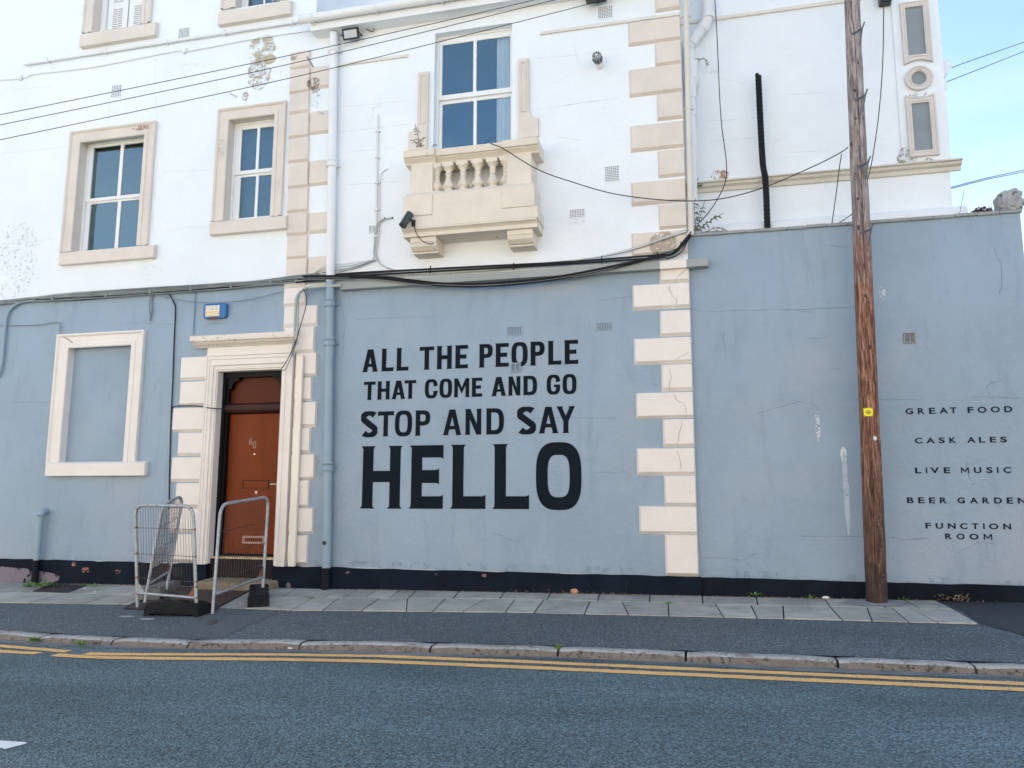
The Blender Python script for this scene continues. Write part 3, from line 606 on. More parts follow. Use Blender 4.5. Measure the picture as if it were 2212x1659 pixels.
# surround: fluted architrave with hood
AO = (W(433, 1000, -.06).x, W(624, 1000, -.06).x); at = W(540, 762, -.06).z
aw = dr[0]-AO[0]; awr = AO[1]-dr[1]
def fluted(x_out, x_in, z0, z1, zi, name):                                     # vertical side, mitred at the head
    pr = [(0, 0), (0, -.07), (.10, -.07), (.14, -.055), (.30, -.055), (.33, -.04), (.55, -.04), (.58, -.055), (.66, -.055), (.70, -.03), (.9, -.03), (.93, -.012), (1, -.012), (1, .0)]
    mb = MB()
    for (a, ya), (b, yb) in zip(pr, pr[1:]):
        X = lambda t: x_out+(x_in-x_out)*t; Z = lambda t: z1+(zi-z1)*t
        mb.quad((X(a), ya, z0), (X(b), yb, z0), (X(b), yb, Z(b)), (X(a), ya, Z(a)))
    return mb.build(name, CREAM, dw)
zsur = .30
fluted(AO[0], dr[0], zsur, at, dr[3], 'architrave'); fluted(AO[1], dr[1], zsur, at, dr[3], 'architrave')
pr = [(0, 0), (0, -.07), (.10, -.07), (.14, -.055), (.30, -.055), (.33, -.04), (.55, -.04), (.58, -.055), (.66, -.055), (.70, -.03), (.9, -.03), (.93, -.012), (1, -.012), (1, .0)]
mb = MB()
for (a, ya), (b, yb) in zip(pr, pr[1:]):
    XA = lambda t: AO[0]+aw*t; XB = lambda t: AO[1]-awr*t; Z = lambda t: at+(dr[3]-at)*t
    mb.quad((XA(a), ya, Z(a)), (XA(b), yb, Z(b)), (XB(b), yb, Z(b)), (XB(a), ya, Z(a)))
mb.build('architrave_head', CREAM, dw)
fz1 = W(520, 748, -.06).z
MB().box(AO[0]-.0, AO[1], -.05, 0, at+.004, fz1).build('frieze', CREAM, dw)
hx0, hx1 = W(407, 728, -.2).x, W(637, 718, -.2).x; hz1 = W(520, 721, -.2).z; hz0 = hz1-.085
MB().extrude_x([(0, fz1+.002), (-.06, fz1+.002), (-.075, fz1+.02), (-.12, fz1+.035), (-.15, hz0-.01), (-.15, hz0), (-.19, hz0+.004), (-.20, hz0+.035), (-.205, hz1), (0, hz1+.035)], hx0+.02, hx1-.02).build('hood', HOOD, dw, bevel=.004)
# quoins each side of the doorway
for l, r, t, b in ((388, 431, 771, 822), (387, 430, 824, 877), (372, 428, 880, 933), (382, 426, 934, 985), (368, 424, 987, 1041), (378, 423, 1043, 1096), (363, 421, 1097, 1151), (374, 420, 1153, 1215)):
    m_ = (t+b)/2; quoin(W(l, m_, -.03).x, AO[0]+.005, W(400, b, -.03).z, W(400, t, -.03).z, CREAM, lh)
XC = W(667, 800, -.03).x
rq = [(611, 660, 604, 619), (611, 660, 620, 660), (611, 686, 660, 706), (611, 679, 706, 763), (630, 684, 763, 814), (630, 673, 815, 867), (628, 683, 868, 924), (626, 670, 924, 980), (624, 679, 981, 1036), (622, 667, 1037, 1096), (618, 676, 1097, 1154), (618, 664, 1156, 1220)]
for i, (l, r, t, b) in enumerate(rq):
    m_ = (t+b)/2; x0 = max(W(l, m_, -.03).x, AO[1]+.004 if t > 760 else -99); quoin(x0, W(r, m_, -.03).x, W(650, b-.5, -.03).z, W(650, t-.5, -.03).z, CREAM, lh)
MB().box(W(631, 1000, -.1).x, W(645, 1000, -.1).x, -.105, -.06, .31, W(636, 768, -.1).z).build('cable_trunking', mat('cream_trunking', (.78, .72, .62), .4, .04, 3, .001, 20), dw, bevel=.004)
# upper quoins in beige, left column belongs to the house
zq = [110, 148, 200, 245, 297, 350, 405, 458, 508, 558, 602]
qa = lambda y: 626-(y-110)*9/450.; qb = lambda y: 669.5-(y-110)*6/450.
for a, b in zip(zq, zq[1:]):
    m_ = (a+b)/2; quoin(W(qa(m_), m_, -.03).x, W(qb(m_), m_, -.03).x, W(645, b, -.03).z, W(645, a, -.03).z, BEIGE, lh)

# ------------------------------------------------------------------ MIDDLE BUILDING
mh = thing('pub_building', (-2, 0, 0), 'white and grey middle building carrying the HELLO mural and a balcony', 'building')
XM = W(1497, 900).x                          # right corner
zsoff = 8.10
w3 = RR((938, 180), (1106, 120), (1020, 61), (1020, 345))
MB().shape(rect(XR, XM, 4.20, zsoff+.15), [rect(*w3)], 0.).build('upper_wall', WHITE, mh)
MB().quad((XR, 0, zb_l), (XM, 0, zb_l), (XM, 0, 4.20), (XR, 0, 4.20)).build('lower_wall', GREY, mh)
MB().box(XM-.25, XM-.001, .01, 9, -.3, zsoff+.3).build('side_wall', WHITE, mh)
MB().box(XR, XM, 8.7, 9, -.3, zsoff+.3).build('back_wall', WHITE, mh)
MB().hexa([(XR+.0, -.12, zsoff+.14), (XM+.1, -.12, zsoff+.14), (XM+.1, 9, zsoff+1.3), (XR, 9, zsoff+1.3)], [(XR, -.12, zsoff+.2), (XM+.1, -.12, zsoff+.2), (XM+.1, 9, zsoff+1.36), (XR, 9, zsoff+1.36)]).build('roof', ROOF, mh)
plinth(XR, XM+.035, zb_l, mh, -.048)
ev0 = W(672, 60, -.2).x
MB().box(ev0, XM+.08, -.20, -.003, zsoff-.02, zsoff+.0).build('soffit', PIPEW, mh)
MB().box(ev0, XM+.08, -.222, -.2, zsoff-.03, zsoff+.15).build('fascia', PIPEW, mh, bevel=.003)
gx0 = W(648, 41, -.28).x
gt = MB(); gt.tube([(gx0, -.285, zsoff+.13), (XM+.1, -.285, zsoff+.13)], .062, 14); gt.tube([(gx0-.002, -.285, zsoff+.13), (gx0+.02, -.285, zsoff+.13)], .068, 14)
gut = gt.build('gutter', PIPEW, mh)
for k in range(6):
    x = gx0+.22+k*1.0
    MB().tube([(x, -.225, zsoff+.17), (x, -.285, zsoff+.198), (x, -.345, zsoff+.15), (x, -.35, zsoff+.10), (x, -.29, zsoff+.055), (x, -.225, zsoff+.05)], .009, 5).build('gutter_bracket', PIPEW, gut)
# balcony window
W3D = .13
c3 = [(W(955, 150, W3D).x, W(1022, 150, W3D).x), (W(1029, 140, W3D).x, w3[1]-.06)]
win3 = sash_window(mh, w3, c3, rowz((988, 93), (988, 202), W3D), (w3[2]+.09, W(991, 219, W3D).z), W3D, step=.035)
reveal(w3, W3D, WHITE, win3)
cx0, cx1 = W(1077, 150, .3).x, w3[1]+.05
vs = []; nn = 40
for i in range(nn+1):
    x = cx0+(cx1-cx0)*i/nn; y = .205+.022*math.sin(i*1.35)+.008*math.sin(i*3.1); vs += [(x, y, w3[2]), (x, y, w3[3])]
MB().add(vs, [(2*i, 2*i+2, 2*i+3, 2*i+1) for i in range(nn)], True).build('curtain', CURT, win3)
# strips beside the window with scrolled feet
def strip_pil(xa, xb, z0, z1, sg):
    w_ = xb-xa; foot = []
    xo = xa if sg < 0 else xb; xi = xb if sg < 0 else xa
    o = [(xi, z0), (xi, z1), (xo, z1), (xo, z0+.42), (xo+sg*.01, z0+.36), (xo+sg*.04, z0+.31), (xo+sg*.09, z0+.28), (xo+sg*.13, z0+.27), (xo+sg*.13, z0)]
    if sg < 0: o = o[::-1]
    p = MB().shape(o, (), -.05, 0).build('pilaster_strip', BEIGE, win3, bevel=.004)
    i_ = [(xa+.02, z0+.40), (xb-.02, z0+.40), (xb-.02, z1-.03), (xa+.02, z1-.03)]
    mb = MB().shape(rect(xa+.03, xb-.03, z0+.38, z1-.05), [rect(xa+.045, xb-.045, z0+.395, z1-.065)], -.062, -.05); mb.build('beading', BEIGE, win3)
zl = W(900, 312, 0).z
strip_pil(W(902, 230, -.05).x, W(924, 230, -.05).x, zl-.1, W(913, 155, -.05).z, -1)
strip_pil(W(1119, 200, -.05).x, W(1142, 200, -.05).x, zl-.1, W(1130, 126, -.05).z, 1)

# balcony
bD = .36
b2 = lambda zx, zy, y=-bD: W(810+zx/3, zy/3, y)
xl, xr = b2(232, 1150).x, b2(1012, 1100).x
zt = b2(600, 935, -.42).z; zc = b2(600, 1030, -.36).z; zped0 = b2(600, 1237).z; zbase = b2(600, 1385).z; zband = b2(600, 1460).z
bal = MB().box(xl-.07, xr+.06, -bD-.06, 0, zbase, zped0-.02).build('balcony', BALC, mh)
for a, b in ((xl-.07, b2(373, 1150).x+.03), (b2(828, 1300).x, xr+.06)): MB().box(a+.002, b, -bD-.082, -bD-.05, zbase+.001, zped0-.022).build('dado_panel', BALC, bal, bevel=.008)
MB().extrude_x([(0, zped0-.02), (-bD-.06, zped0-.02), (-bD-.01, zped0+.03), (0, zped0+.03)], xl-.05, xr+.04).build('plinth_course', BALC, bal, bevel=.006)
MB().box(xl-.10, xr+.10, -bD-.075, 0, zband, zbase-.001).build('lower_band', BALC, bal, bevel=.006)
zu = b2(600, 1510, -.36).z
MB().extrude_x([(0, zband), (-bD-.075, zband), (-bD-.075, zband-.02), (-bD-.05, zband-.03), (-bD-.02, zband-.055), (-bD-.02, zu), (0, zu)], xl-.085, xr+.085).build('lower_moulding', BALC, bal, bevel=.004)
p1 = b2(373, 1150).x; p2 = b2(853, 1100).x
for a, b in ((xl, p1), (p2, xr)): MB().box(a, b, -bD, 0 if b == p1 or a == p2 else -bD+.2, zped0+.03, zc).build('pedestal', BALC, bal, bevel=.006)
def cornice(x0, x1, yf, name='cornice'):
    return MB().extrude_x([(0, zc), (yf+.09, zc), (yf+.085, zc+.02), (yf+.05, zc+.05), (yf+.03, zc+.065), (yf+.03, zc+.075), (yf, zc+.08), (yf-.005, zt-.01), (yf+.01, zt), (0, zt)], x0, x1).build(name, BALC, bal, bevel=.004)
cornice(xl-.09, p1+.04, -bD-.07); cornice(p1+.04, p2-.05, -bD-.03); cornice(p2-.05, xr+.10, -bD-.07)
bh = zc-zped0-.03; proto = None
prof = [(.0, .055), (.052, .055), (.058, .065), (.052, .08), (.045, .085), (.040, .10), (.062, .15), (.073, .20), (.072, .25), (.060, .31), (.044, .38), (.036, .45), (.034, .50), (.036, .505), (.046, .52), (.036, .535), (.034, .55), (.033, .62), (.036, .635), (.048, .655), (.036, .67), (.035, .72), (.040, .76), (.058, .82), (.070, .85), (.070, .865), (0, .865)]
for zx in (402, 478, 572, 668, 764, 850):
    cx = b2(zx, 1140, -bD+.10).x
    if proto is None:
        mb = MB(); mb.lathe([(r*1.14, z*bh) for r, z in prof], (cx, -bD+.10, zped0+.03), 16)
        mb.box(cx-.075, cx+.075, -bD+.025, -bD+.175, zped0+.03, zped0+.03+.055*bh); mb.box(cx-.078, cx+.078, -bD+.022, -bD+.178, zped0+.03+.865*bh, zc)
        proto = mb.build('baluster', BALC, bal); px0 = cx
    else:
        c = proto.copy(); COL.objects.link(c); c.location.x = cx-px0
for zx0, zx1 in ((230, 398), (857, 1022)):
    a, b = b2(zx0, 1580, -.33).x, b2(zx1, 1540, -.33).x
    MB().extrude_x([(0, zu), (-bD+.02, zu), (-bD+.02, zu-.065), (-bD+.03, zu-.072), (-bD+.045, zu-.12), (-bD+.10, zu-.168), (-bD+.13, zu-.172), (-bD+.13, zu-.195), (0, zu-.195)], a, b).build('bracket', BALC, bal, bevel=.004)
# right column of beige quoins, downpipe side, and the right hand quoins
q0 = lambda y: 670.5-(y-110)*6/450.; q1 = lambda y: 713-(y-110)*5/450.
for a, b in ((143, 190), (239, 288), (345, 399), (457, 503), (552, 600)):
    m_ = (a+b)/2; quoin(W(q0(m_), m_, -.03).x, W(q1(m_)+4, m_, -.03).x, W(690, b, -.03).z, W(690, a, -.03).z, BEIGE, mh)
QR = [(358, 515, -70, 65), (183, 517, 123, 275), (358, 525, 265, 418), (187, 527, 430, 608), (367, 533, 600, 772), (195, 540, 795, 968), (375, 543, 968, 1145), (203, 549, 1165, 1320), (378, 552, 1320, 1480), (205, 555, 1495, 1655)]
for l, r, t, b in QR:
    l, r, t, b = 1296+l/3, 1296+r/3, t/3, b/3; m_ = (t+b)/2
    quoin(W(l, m_, -.035).x, XM, W((l+r)/2, b, -.035).z, W((l+r)/2, t, -.035).z, BEIGE, mh, -.045)
QL = [(383, 567, 438, 532), (212, 573, 540, 705), (390, 578, 712, 880), (220, 583, 890, 1062), (395, 590, 1062, 1238), (231, 598, 1245, 1414), (405, 605, 1418, 1600), (238, 610, 1606, 1785), (412, 618, 1786, 1980), (250, 627, 1983, 2168), (420, 636, 2170, 2440)]
for l, r, t, b in QL:
    l, r, t, b = 1296+l/3, 1296+r/3, 432+t/3, 432+b/3; m_ = (t+b)/2
    quoin(W(l, m_, -.035).x, XM+.012, W((l+r)/2, b, -.035).z, W((l+r)/2, t, -.035).z, CREAM, mh, -.045)
# steel beam along the wall, cream where it passes the quoins
bz = W(1130, 592, -.11).z
bx0, bx1, bx2, bx3 = W(735, 615, -.11).x, W(1425, 577, -.11).x, W(1483, 572, -.11).x, W(1530, 565, -.11).x
beam = MB().box(bx0, bx1, -.11, -.0, bz-.05, bz+.05).build('steel_beam', BEAM, mh, bevel=.004)
MB().box(bx1+.001, bx2, -.112, -.03, bz-.052, bz+.052).build('beam_section', CREAM, beam); MB().box(bx2+.001, bx3, -.11, -.0, bz-.05, bz+.05).build('beam_end', BEAM, beam, bevel=.004)
# low mouldings on the upper wall
for a, b in (((730, 138), (880, 121)), ((1166, 72), (1469, 28))):
    p, q = W(*a, -.03), W(*b, -.03); z_ = (p.z+q.z)/2
    MB().extrude_x([(0, z_-.02), (-.03, z_-.02), (-.035, z_+.005), (-.02, z_+.03), (0, z_+.035)], p.x, q.x).build('label_moulding', mat('off_white_trim', (.72, .69, .64), .6, .05, 3, .003, 30), mh, bevel=.003)
# air bricks
def air_brick(parent, l, r, t, b, nx, nz, m, y=0.):
    x0, x1 = W(l, (t+b)/2, y-.008).x, W(r, (t+b)/2, y-.008).x; z0, z1 = W((l+r)/2, b, y-.008).z, W((l+r)/2, t, y-.008).z
    hs = []; r_ = min((x1-x0)/nx, (z1-z0)/nz)*.36
    pl = MB().box(x0-.012, x1+.012, y-.010, y+.0, z0-.012, z1+.012).build('air_brick', m, parent, bevel=.003)
    mb = MB()
    for i in range(nx):
        for j in range(nz):
            cx, cz = x0+(i+.5)*(x1-x0)/nx, z0+(j+.5)*(z1-z0)/nz
            mb.add([(cx+r_*math.cos(a*.785+.39), y-.0115, cz+r_*math.sin(a*.785+.39)) for a in range(8)], [tuple(range(8))])
    mb.build('vent_holes', HOLE, pl, kind='stuff')
air_brick(lh, 386, 409, 61, 83, 9, 9, WHITE); air_brick(lh, 241, 262, 184, 209, 6, 8, WHITE)
air_brick(mh, 797, 822, 487, 502, 9, 6, WHITE); air_brick(mh, 1292, 1323, 14, 39, 8, 8, WHITE); air_brick(mh, 1307, 1337, 359, 391, 7, 9, WHITE); air_brick(mh, 1231, 1263, 452, 469, 9, 6, WHITE)
air_brick(mh, 1096, 1126, 706, 722, 9, 6, GREY); air_brick(mh, 1289, 1321, 697, 712, 9, 6, GREY)
air_brick(mh, 1350, 1386, 1253, 1284, 7, 9, PLINTH, -.036)
def louvre(parent, l, r, t, b, y, m):
    x0, x1 = W(l, (t+b)/2, y).x, W(r, (t+b)/2, y).x; z0, z1 = W((l+r)/2, b, y).z, W((l+r)/2, t, y).z
    f = MB().shape(rect(x0, x1, z0, z1), [rect(x0+.014, (x0+x1)/2-.006, z0+.014, z1-.014), rect((x0+x1)/2+.006, x1-.014, z0+.014, z1-.014)], y-.02, y).build('wall_vent', m, parent, bevel=.003)
    MB().quad((x0+.01, y-.004, z0+.01), (x1-.01, y-.004, z0+.01), (x1-.01, y-.004, z1-.01), (x0+.01, y-.004, z1-.01)).build('vent_backing', HOLE, f)
    n = 7
    for k in range(n):
        z_ = z0+.016+(z1-z0-.032)*(k+.2)/n; MB().box(x0+.014, x1-.014, y-.017, y-.008, z_, z_+(z1-z0-.03)/n*.45).build('slat', m, f)
louvre(mh, 1103, 1125, 784, 804, -.003, GREY)

# ------------------------------------------------------------------ RIGHT WHITE BUILDING (set back) and yard wall
RY = .6
rh = thing('white_building', (2, RY, 0), 'white rendered building set back at the right behind the grey wall', 'building')
XE = W(2036, 180, RY).x
MB().quad((XM-.2, RY, 0), (XE, RY, 0), (XE, RY, 12), (XM-.2, RY, 12)).build('front_wall', WHITE, rh)
MB().quad((XE, RY, 0), (XE, 10, 0), (XE, 10, 12), (XE, RY, 12)).build('side_wall', WHITE, rh)
MB().box(XM-.2, XE, 9.8, 10, 0, 12).build('back_wall', WHITE, rh); MB().box(XM-.3, XE+.3, RY-.2, 10.2, 12, 12.2).build('roof', ROOF, rh)
xp = W(1936, 180, RY).x
MB().box(xp, XE+.02, RY-.03, RY+.3, W(1950, 354, RY).z, 11.9).build('corner_pilaster', WHITE, rh, bevel=.006)
sz1, sz0 = W(1700, 377, RY-.1).z, W(1700, 397, RY-.08).z
MB().extrude_x([(RY, sz0), (RY-.03, sz0), (RY-.045, sz0+.05), (RY-.09, sz0+.065), (RY-.10, sz0+.10), (RY-.14, sz1-.02), (RY-.14, sz1), (RY, sz1+.03)], XM-.1, XE+.12).build('string_course', mat('cream_string_course', (.62, .59, .52), .65, .06, 3, .006, 22, layers=((8, .66, .74, (.35, .31, .26), (1, 1, 1)),)), rh, bevel=.005)
bz1 = W(1900, 455, RY-.08).z
MB().extrude_x([(RY, 4), (RY-.09, 4), (RY-.09, bz1-.05), (RY-.02, bz1), (RY, bz1)], XM-.1, XE+.14).build('base_course', WHITE, rh, bevel=.006)
tz = W(1650, 28, RY).z
MB().extrude_x([(RY, tz-.02), (RY-.03, tz-.02), (RY-.04, tz+.02), (RY, tz+.03)], XM, XE-.9).build('label_moulding', MATS['off_white_trim'], rh)
# moulded panels: two tall, one round, between them curved ends
def ornament(outer, inner, name):
    f = MB().shape(outer, [inner], RY-.065, RY-.03).build(name, ORNM, rh, bevel=.004)
    cx = sum(p[0] for p in outer)/len(outer); cz = sum(p[1] for p in outer)/len(outer)
    def lerp(t): return [(a[0]*(1-t)+b[0]*t, a[1]*(1-t)+b[1]*t) for a, b in zip(outer, inner)]
    MB().shape(lerp(.0), [lerp(.3)], RY-.075, RY-.065).build('outer_bead', ORNM, f, bevel=.003); MB().shape(lerp(.62), [lerp(.8)], RY-.072, RY-.065).build('inner_bead', ORNM, f, bevel=.003)
    MB().shape(inner, (), RY-.034).build('inset_panel', DPANEL, f)
h_ = lambda zx, zy: W(1728+zx/3, zy/3, RY-.06)
ccx, ccz = h_(771, 505).x, h_(771, 505).z; cr_ = (h_(864, 505).x-h_(679, 505).x)/2; ci = (h_(820, 508).x-h_(721, 508).x)/2
crz = (h_(771, 427).z-h_(771, 584).z)/2; ciz = (h_(771, 465).z-h_(771, 553).z)/2
A24 = [i*2*math.pi/28 for i in range(28)]
ornament([(ccx+cr_*math.cos(a), ccz+crz*math.sin(a)) for a in A24], [(ccx+ci*math.cos(a), ccz+ciz*math.sin(a)) for a in A24], 'round_ornament')
def panel(l, r, t, b, il, ir, it, ib, arc_top):
    n = 9; x0, x1, z1, z0 = l, r, t, b
    def ed(xa, xb, zz, d): return [(xa+(xb-xa)*i/(n-1), zz+d*math.sin(math.pi*i/(n-1))) for i in range(n)]
    o = ed(x0, x1, z0, .05 if not arc_top else 0)+ed(x0, x1, z1, -.05 if arc_top else 0)[::-1]
    i_ = ed(il, ir, ib, .0)+ed(il, ir, it, .0)[::-1]
    ornament(o, i_, 'panel_moulding')
panel(h_(660, 200).x, h_(848, 200).x, h_(740, 8).z, h_(765, 410).z, h_(692, 200).x, h_(808, 200).x, h_(745, 42).z, h_(760, 354).z, False)
panel(h_(696, 800).x, h_(890, 800).x, h_(780, 607).z, h_(806, 1010).z, h_(733, 820).x, h_(850, 820).x, h_(782, 665).z, h_(800, 972).z, True)
# mouldings of the far facade seen edge-on past the corner
for (za, zb, pj, pw) in ((h_(915, 440).z, h_(950, 276).z, .24, .06), (h_(925, 515).z, h_(950, 412).z, .17, .04)):
    n = za+(zb-za)*.35
    MB().add([(XE+.02, 1.0, zb), (XE+pj, 1.0, zb), (XE+pj, 1.0, zb-.12), (XE+.05, 1.0, za), (XE+.02, 1.0, za), (XE+.02, 2.6, zb), (XE+pj, 2.6, zb), (XE+pj, 2.6, zb-.12), (XE+.05, 2.6, za), (XE+.02, 2.6, za)],
             [(0, 1, 2, 3, 4)[::-1], (5, 6, 7, 8, 9), (0, 5, 6, 1), (1, 6, 7, 2), (2, 7, 8, 3), (3, 8, 9, 4)]).build('window_cornice', WHITE, rh, bevel=.008)
cz_ = h_(905, 215).z
MB().tube(smooth_path([(XE+.01, 1.3, cz_+.42), (XE+.09, 1.3, cz_+.25), (XE+.12, 1.3, cz_), (XE+.08, 1.3, cz_-.3), (XE+.01, 1.3, cz_-.45)]), .035, 8).build('scroll_ornament', LEAD, rh)

yw = .035
XWE = W(2209, 520, yw).x
gw = thing('yard_wall', (2, yw, 0), 'long grey rendered wall painted with the pub menu words at the right', 'wall')
zct = W(1850, 484, yw).z
MB().add([(XM, yw, zb_l-.02), (XWE, yw, zb_l-.02), (XWE, yw, zct-.01), (XM, yw, zct-.01), (XWE, yw+.28, zb_l-.02), (XWE, yw+.28, zct-.01), (XM, yw+.28, zct-.01), (XM, yw+.28, zb_l)], [(0, 1, 2, 3), (1, 4, 5, 2), (3, 2, 5, 6), (4, 7, 6, 5)]).build('wall_face', GREY, gw)
n = 16; mb = MB()
for i in range(n):
    xa, xb = XM+.02+(XWE-XM+.0)*i/n, XM+.02+(XWE-XM+.0)*(i+1)/n-.004; j = random.uniform(-.004, .004)
    MB().box(xa, xb, yw-.03+random.uniform(-.004, .004), yw+.31, zct-.012+j, zct+.028+j).build('coping_tile', LEAD, gw, bevel=.006)
plinth(XM+.036, XWE+.02, W(1900, 1257).z-.0, gw, .0)
MB().quad((XWE+.02, -.0, -.3), (XWE+.02, .3, -.3), (XWE+.02, .3, .29), (XWE+.02, 0, .29)).build('plinth_end', PLINTH, gw)
louvre(gw, 1952, 1978, 718, 741, yw-.003, mat('grey_louvre', (.30, .31, .32), .5, .05))
MB().box(W(1706, 656, yw).x, W(1900, 640, yw).x, yw-.006, yw, W(1750, 668, yw).z, W(1750, 651, yw).z).build('patched_band', GREY, gw, bevel=.004)
MB().box(XWE+.0, 9.5, 1.2, 1.5, -.3, 1.2).build('low_wall_far', GREY)   # replaced below
bpy.data.objects.remove(bpy.data.objects['low_wall_far'])

# ------------------------------------------------------------------ painted lettering
def se(cx, cy, rx, ry, n, a):
    c, s = math.cos(a), math.sin(a); return (cx+rx*math.copysign(abs(c)**(2/n), c), cy+ry*math.copysign(abs(s)**(2/n), s))
def glyph(ch, w, t, b):
    f, fh = .028, .055
    bot = lambda a, c, y=0.: [(a, y+fh), (a-.35*f, y+.45*fh), (a-f, y+.22*fh), (a-f, y), (c+f, y), (c+f, y+.22*fh), (c+.35*f, y+.45*fh), (c, y+fh)]
    top = lambda c, a, y=1.: [(c, y-fh), (c+.35*f, y-.45*fh), (c+f, y-.22*fh), (c+f, y), (a-f, y), (a-f, y-.22*fh), (a-.35*f, y-.45*fh), (a, y-fh)]
    tl = [(0, 1), (0, 1-.22*fh), (f*.65, 1-.45*fh), (f, 1-fh)]; bl_ = [(f, fh), (f*.65, .45*fh), (0, .22*fh), (0, 0)]
    armb = [(w, 0), (w, b+f), (w-.35*fh, b+.3*f), (w-fh, b)]; armt = [(w-fh, 1-b), (w-.35*fh, 1-b-.3*f), (w, 1-b-f), (w, 1)]
    if ch == 'H': c0, c1 = .42, .60; return bot(f, f+t)+[(f+t, c0), (w-f-t, c0)]+bot(w-f-t, w-f)+top(w-f, w-f-t)+[(w-f-t, c1), (f+t, c1)]+top(f+t, f), []
    if ch == 'L': return bl_+armb+[(f+t, b)]+top(f+t, f), []
    if ch == 'E':
        m0, m1, wm = .5-b*.5+.0, .5+b*.5+.01, w*.88
        return bl_+armb+[(f+t, b), (f+t, m0), (wm-fh, m0), (wm-.35*fh, m0-.3*f), (wm, m0-f), (wm, m1+f), (wm-.35*fh, m1+.3*f), (wm-fh, m1), (f+t, m1), (f+t, 1-b)]+armt+tl, []
    if ch == 'T': c = w/2; return bot(c-t/2, c+t/2)+[(c+t/2, 1-b)]+armt+[(0, 1), (0, 1-b-f), (.35*fh, 1-b-.3*f), (fh, 1-b), (c-t/2, 1-b)], []
    if ch == 'A':
        c = w/2; th = t*1.02; ta = th*.62; xo = lambda y: f+(c-ta-f)*y; k = bot(0, 0); c0, c1 = .22, .36
        o = [(xo(fh), fh), (xo(fh)-.5*f, .4*fh), (0, .2*fh), (0, 0), (th+2*f, 0), (th+2*f, .2*fh), (xo(fh)+th+.3*f, .45*fh), (xo(fh)+th, fh), (xo(c0)+th, c0)]
        r = [(w-x, y) for x, y in o[::-1]]; yh = (c-th-f)/(c-ta-f)
        return o+r+[(c+ta, 1), (c-ta, 1)], [[(xo(c1)+th, c1), (w-xo(c1)-th, c1), (c+.006, yh-.01), (c-.006, yh-.01)]]
    if ch in 'PD':
        pb = .40 if ch == 'P' else 0.; hh = (1-pb)/2; cy = pb+hh; r = min(hh, w*.62)
        arc = lambda cx, rx, ry: [se(cx, cy, rx, ry, 2.7, -math.pi/2+math.pi*i/16) for i in range(17)]
        xc = w*.50
        start = bot(f, f+t)+[(f+t, pb)] if ch == 'P' else bl_
        return start+arc(xc, w-xc, hh)+tl, [[(f+t, pb+b)]+arc(xc, w-xc-t, hh-b)+[(f+t, 1-b)]]
    if ch == 'O': return [se(w/2, .5, w/2, .515, 2.9, i*math.pi/20) for i in range(40)], [[se(w/2, .5, w/2-t, .515-b, 3.2, i*math.pi/20) for i in range(40)]]
    if ch in 'CG':
        a1 = .42; up_ = [se(w/2, .5, w/2, .515, 2.9, a) for a in [a1+(2*math.pi-2*a1)*i/36 for i in range(37)]]
        inn = [se(w/2, .5, w/2-t, .515-b, 3.0, a) for a in [2*math.pi-.62-(2*math.pi-1.24)*i/30 for i in range(31)]]
        if ch == 'C': return up_+[(w+.0, .40), (w-t-.05, .37)]+inn+[(w-t-.02, .61), (w, .66)], []
        up_ = [p for p in up_]; return up_+[(w-.01, .50), (w*.52, .50), (w*.52, .37), (w-t, .37)]+inn+[(w-t-.02, .61), (w, .66)], []
    if ch == 'M':
        tm = t*.92; c = w/2
        return bot(f, f+tm)+[(f+tm, .62), (c, .18), (w-f-tm, .62)]+bot(w-f-tm, w-f)+[(w-f, 1-fh), (w-f*.65, 1-.45*fh), (w, 1-.22*fh), (w, 1), (w-f-tm, 1), (c, .50), (f+tm, 1)]+tl, []
    if ch == 'N':
        tn = t*.92
        return bot(f, f+tn)+[(f+tn, .60), (w-f-tn*1.1, 0), (w-f, 0)]+top(w-f, w-f-tn)+[(w-f-tn, .40), (f+tn*1.1, 1)]+tl, []
    if ch == 'Y':
        c = w/2; return bot(c-t/2, c+t/2)+[(c+t/2, .44), (w-f, 1-fh), (w, 1-.2*fh), (w, 1), (w-t-2*f, 1), (w-t-2*f, 1-.2*fh), (w-t-f, 1-fh), (c, .64), (t+f, 1-fh), (t+2*f, 1-.2*fh), (t+2*f, 1), (0, 1), (0, 1-.2*fh), (f, 1-fh), (c-t/2, .44)], []
    if ch == 'S':
        rx, ry = w/2-t/2, .255-b/2+.01; c = w/2; ln = []
        for i in range(15): a = R_(32)+R_(175)*i/14; ln.append((c+rx*math.cos(a), .755+ry*math.sin(a)))
        for i in range(15): a = R_(27)-R_(175)*i/14; ln.append((c+rx*math.cos(a), .245+ry*math.sin(a)))
        L_, R2 = [], []
        for i, p in enumerate(ln):
            q0_, q1_ = ln[max(0, i-1)], ln[min(len(ln)-1, i+1)]; dx, dy = q1_[0]-q0_[0], q1_[1]-q0_[1]; l = math.hypot(dx, dy); nx, ny = -dy/l, dx/l
            th = (t*abs(nx)+b*abs(ny)*1.0)/2; th = max(th, b/2)
            if i in (0, len(ln)-1): th *= 1.15
            L_.append((p[0]+nx*th, p[1]+ny*th)); R2.append((p[0]-nx*th, p[1]-ny*th))
        return (L_+R2[::-1])[::-1], []
def line_fn(p, q): return lambda x: p[1]+(q[1]-p[1])*(x-p[0])/(q[0]-p[0])
zz = lambda x, y: (702+.29295*x, 702+.29295*y)
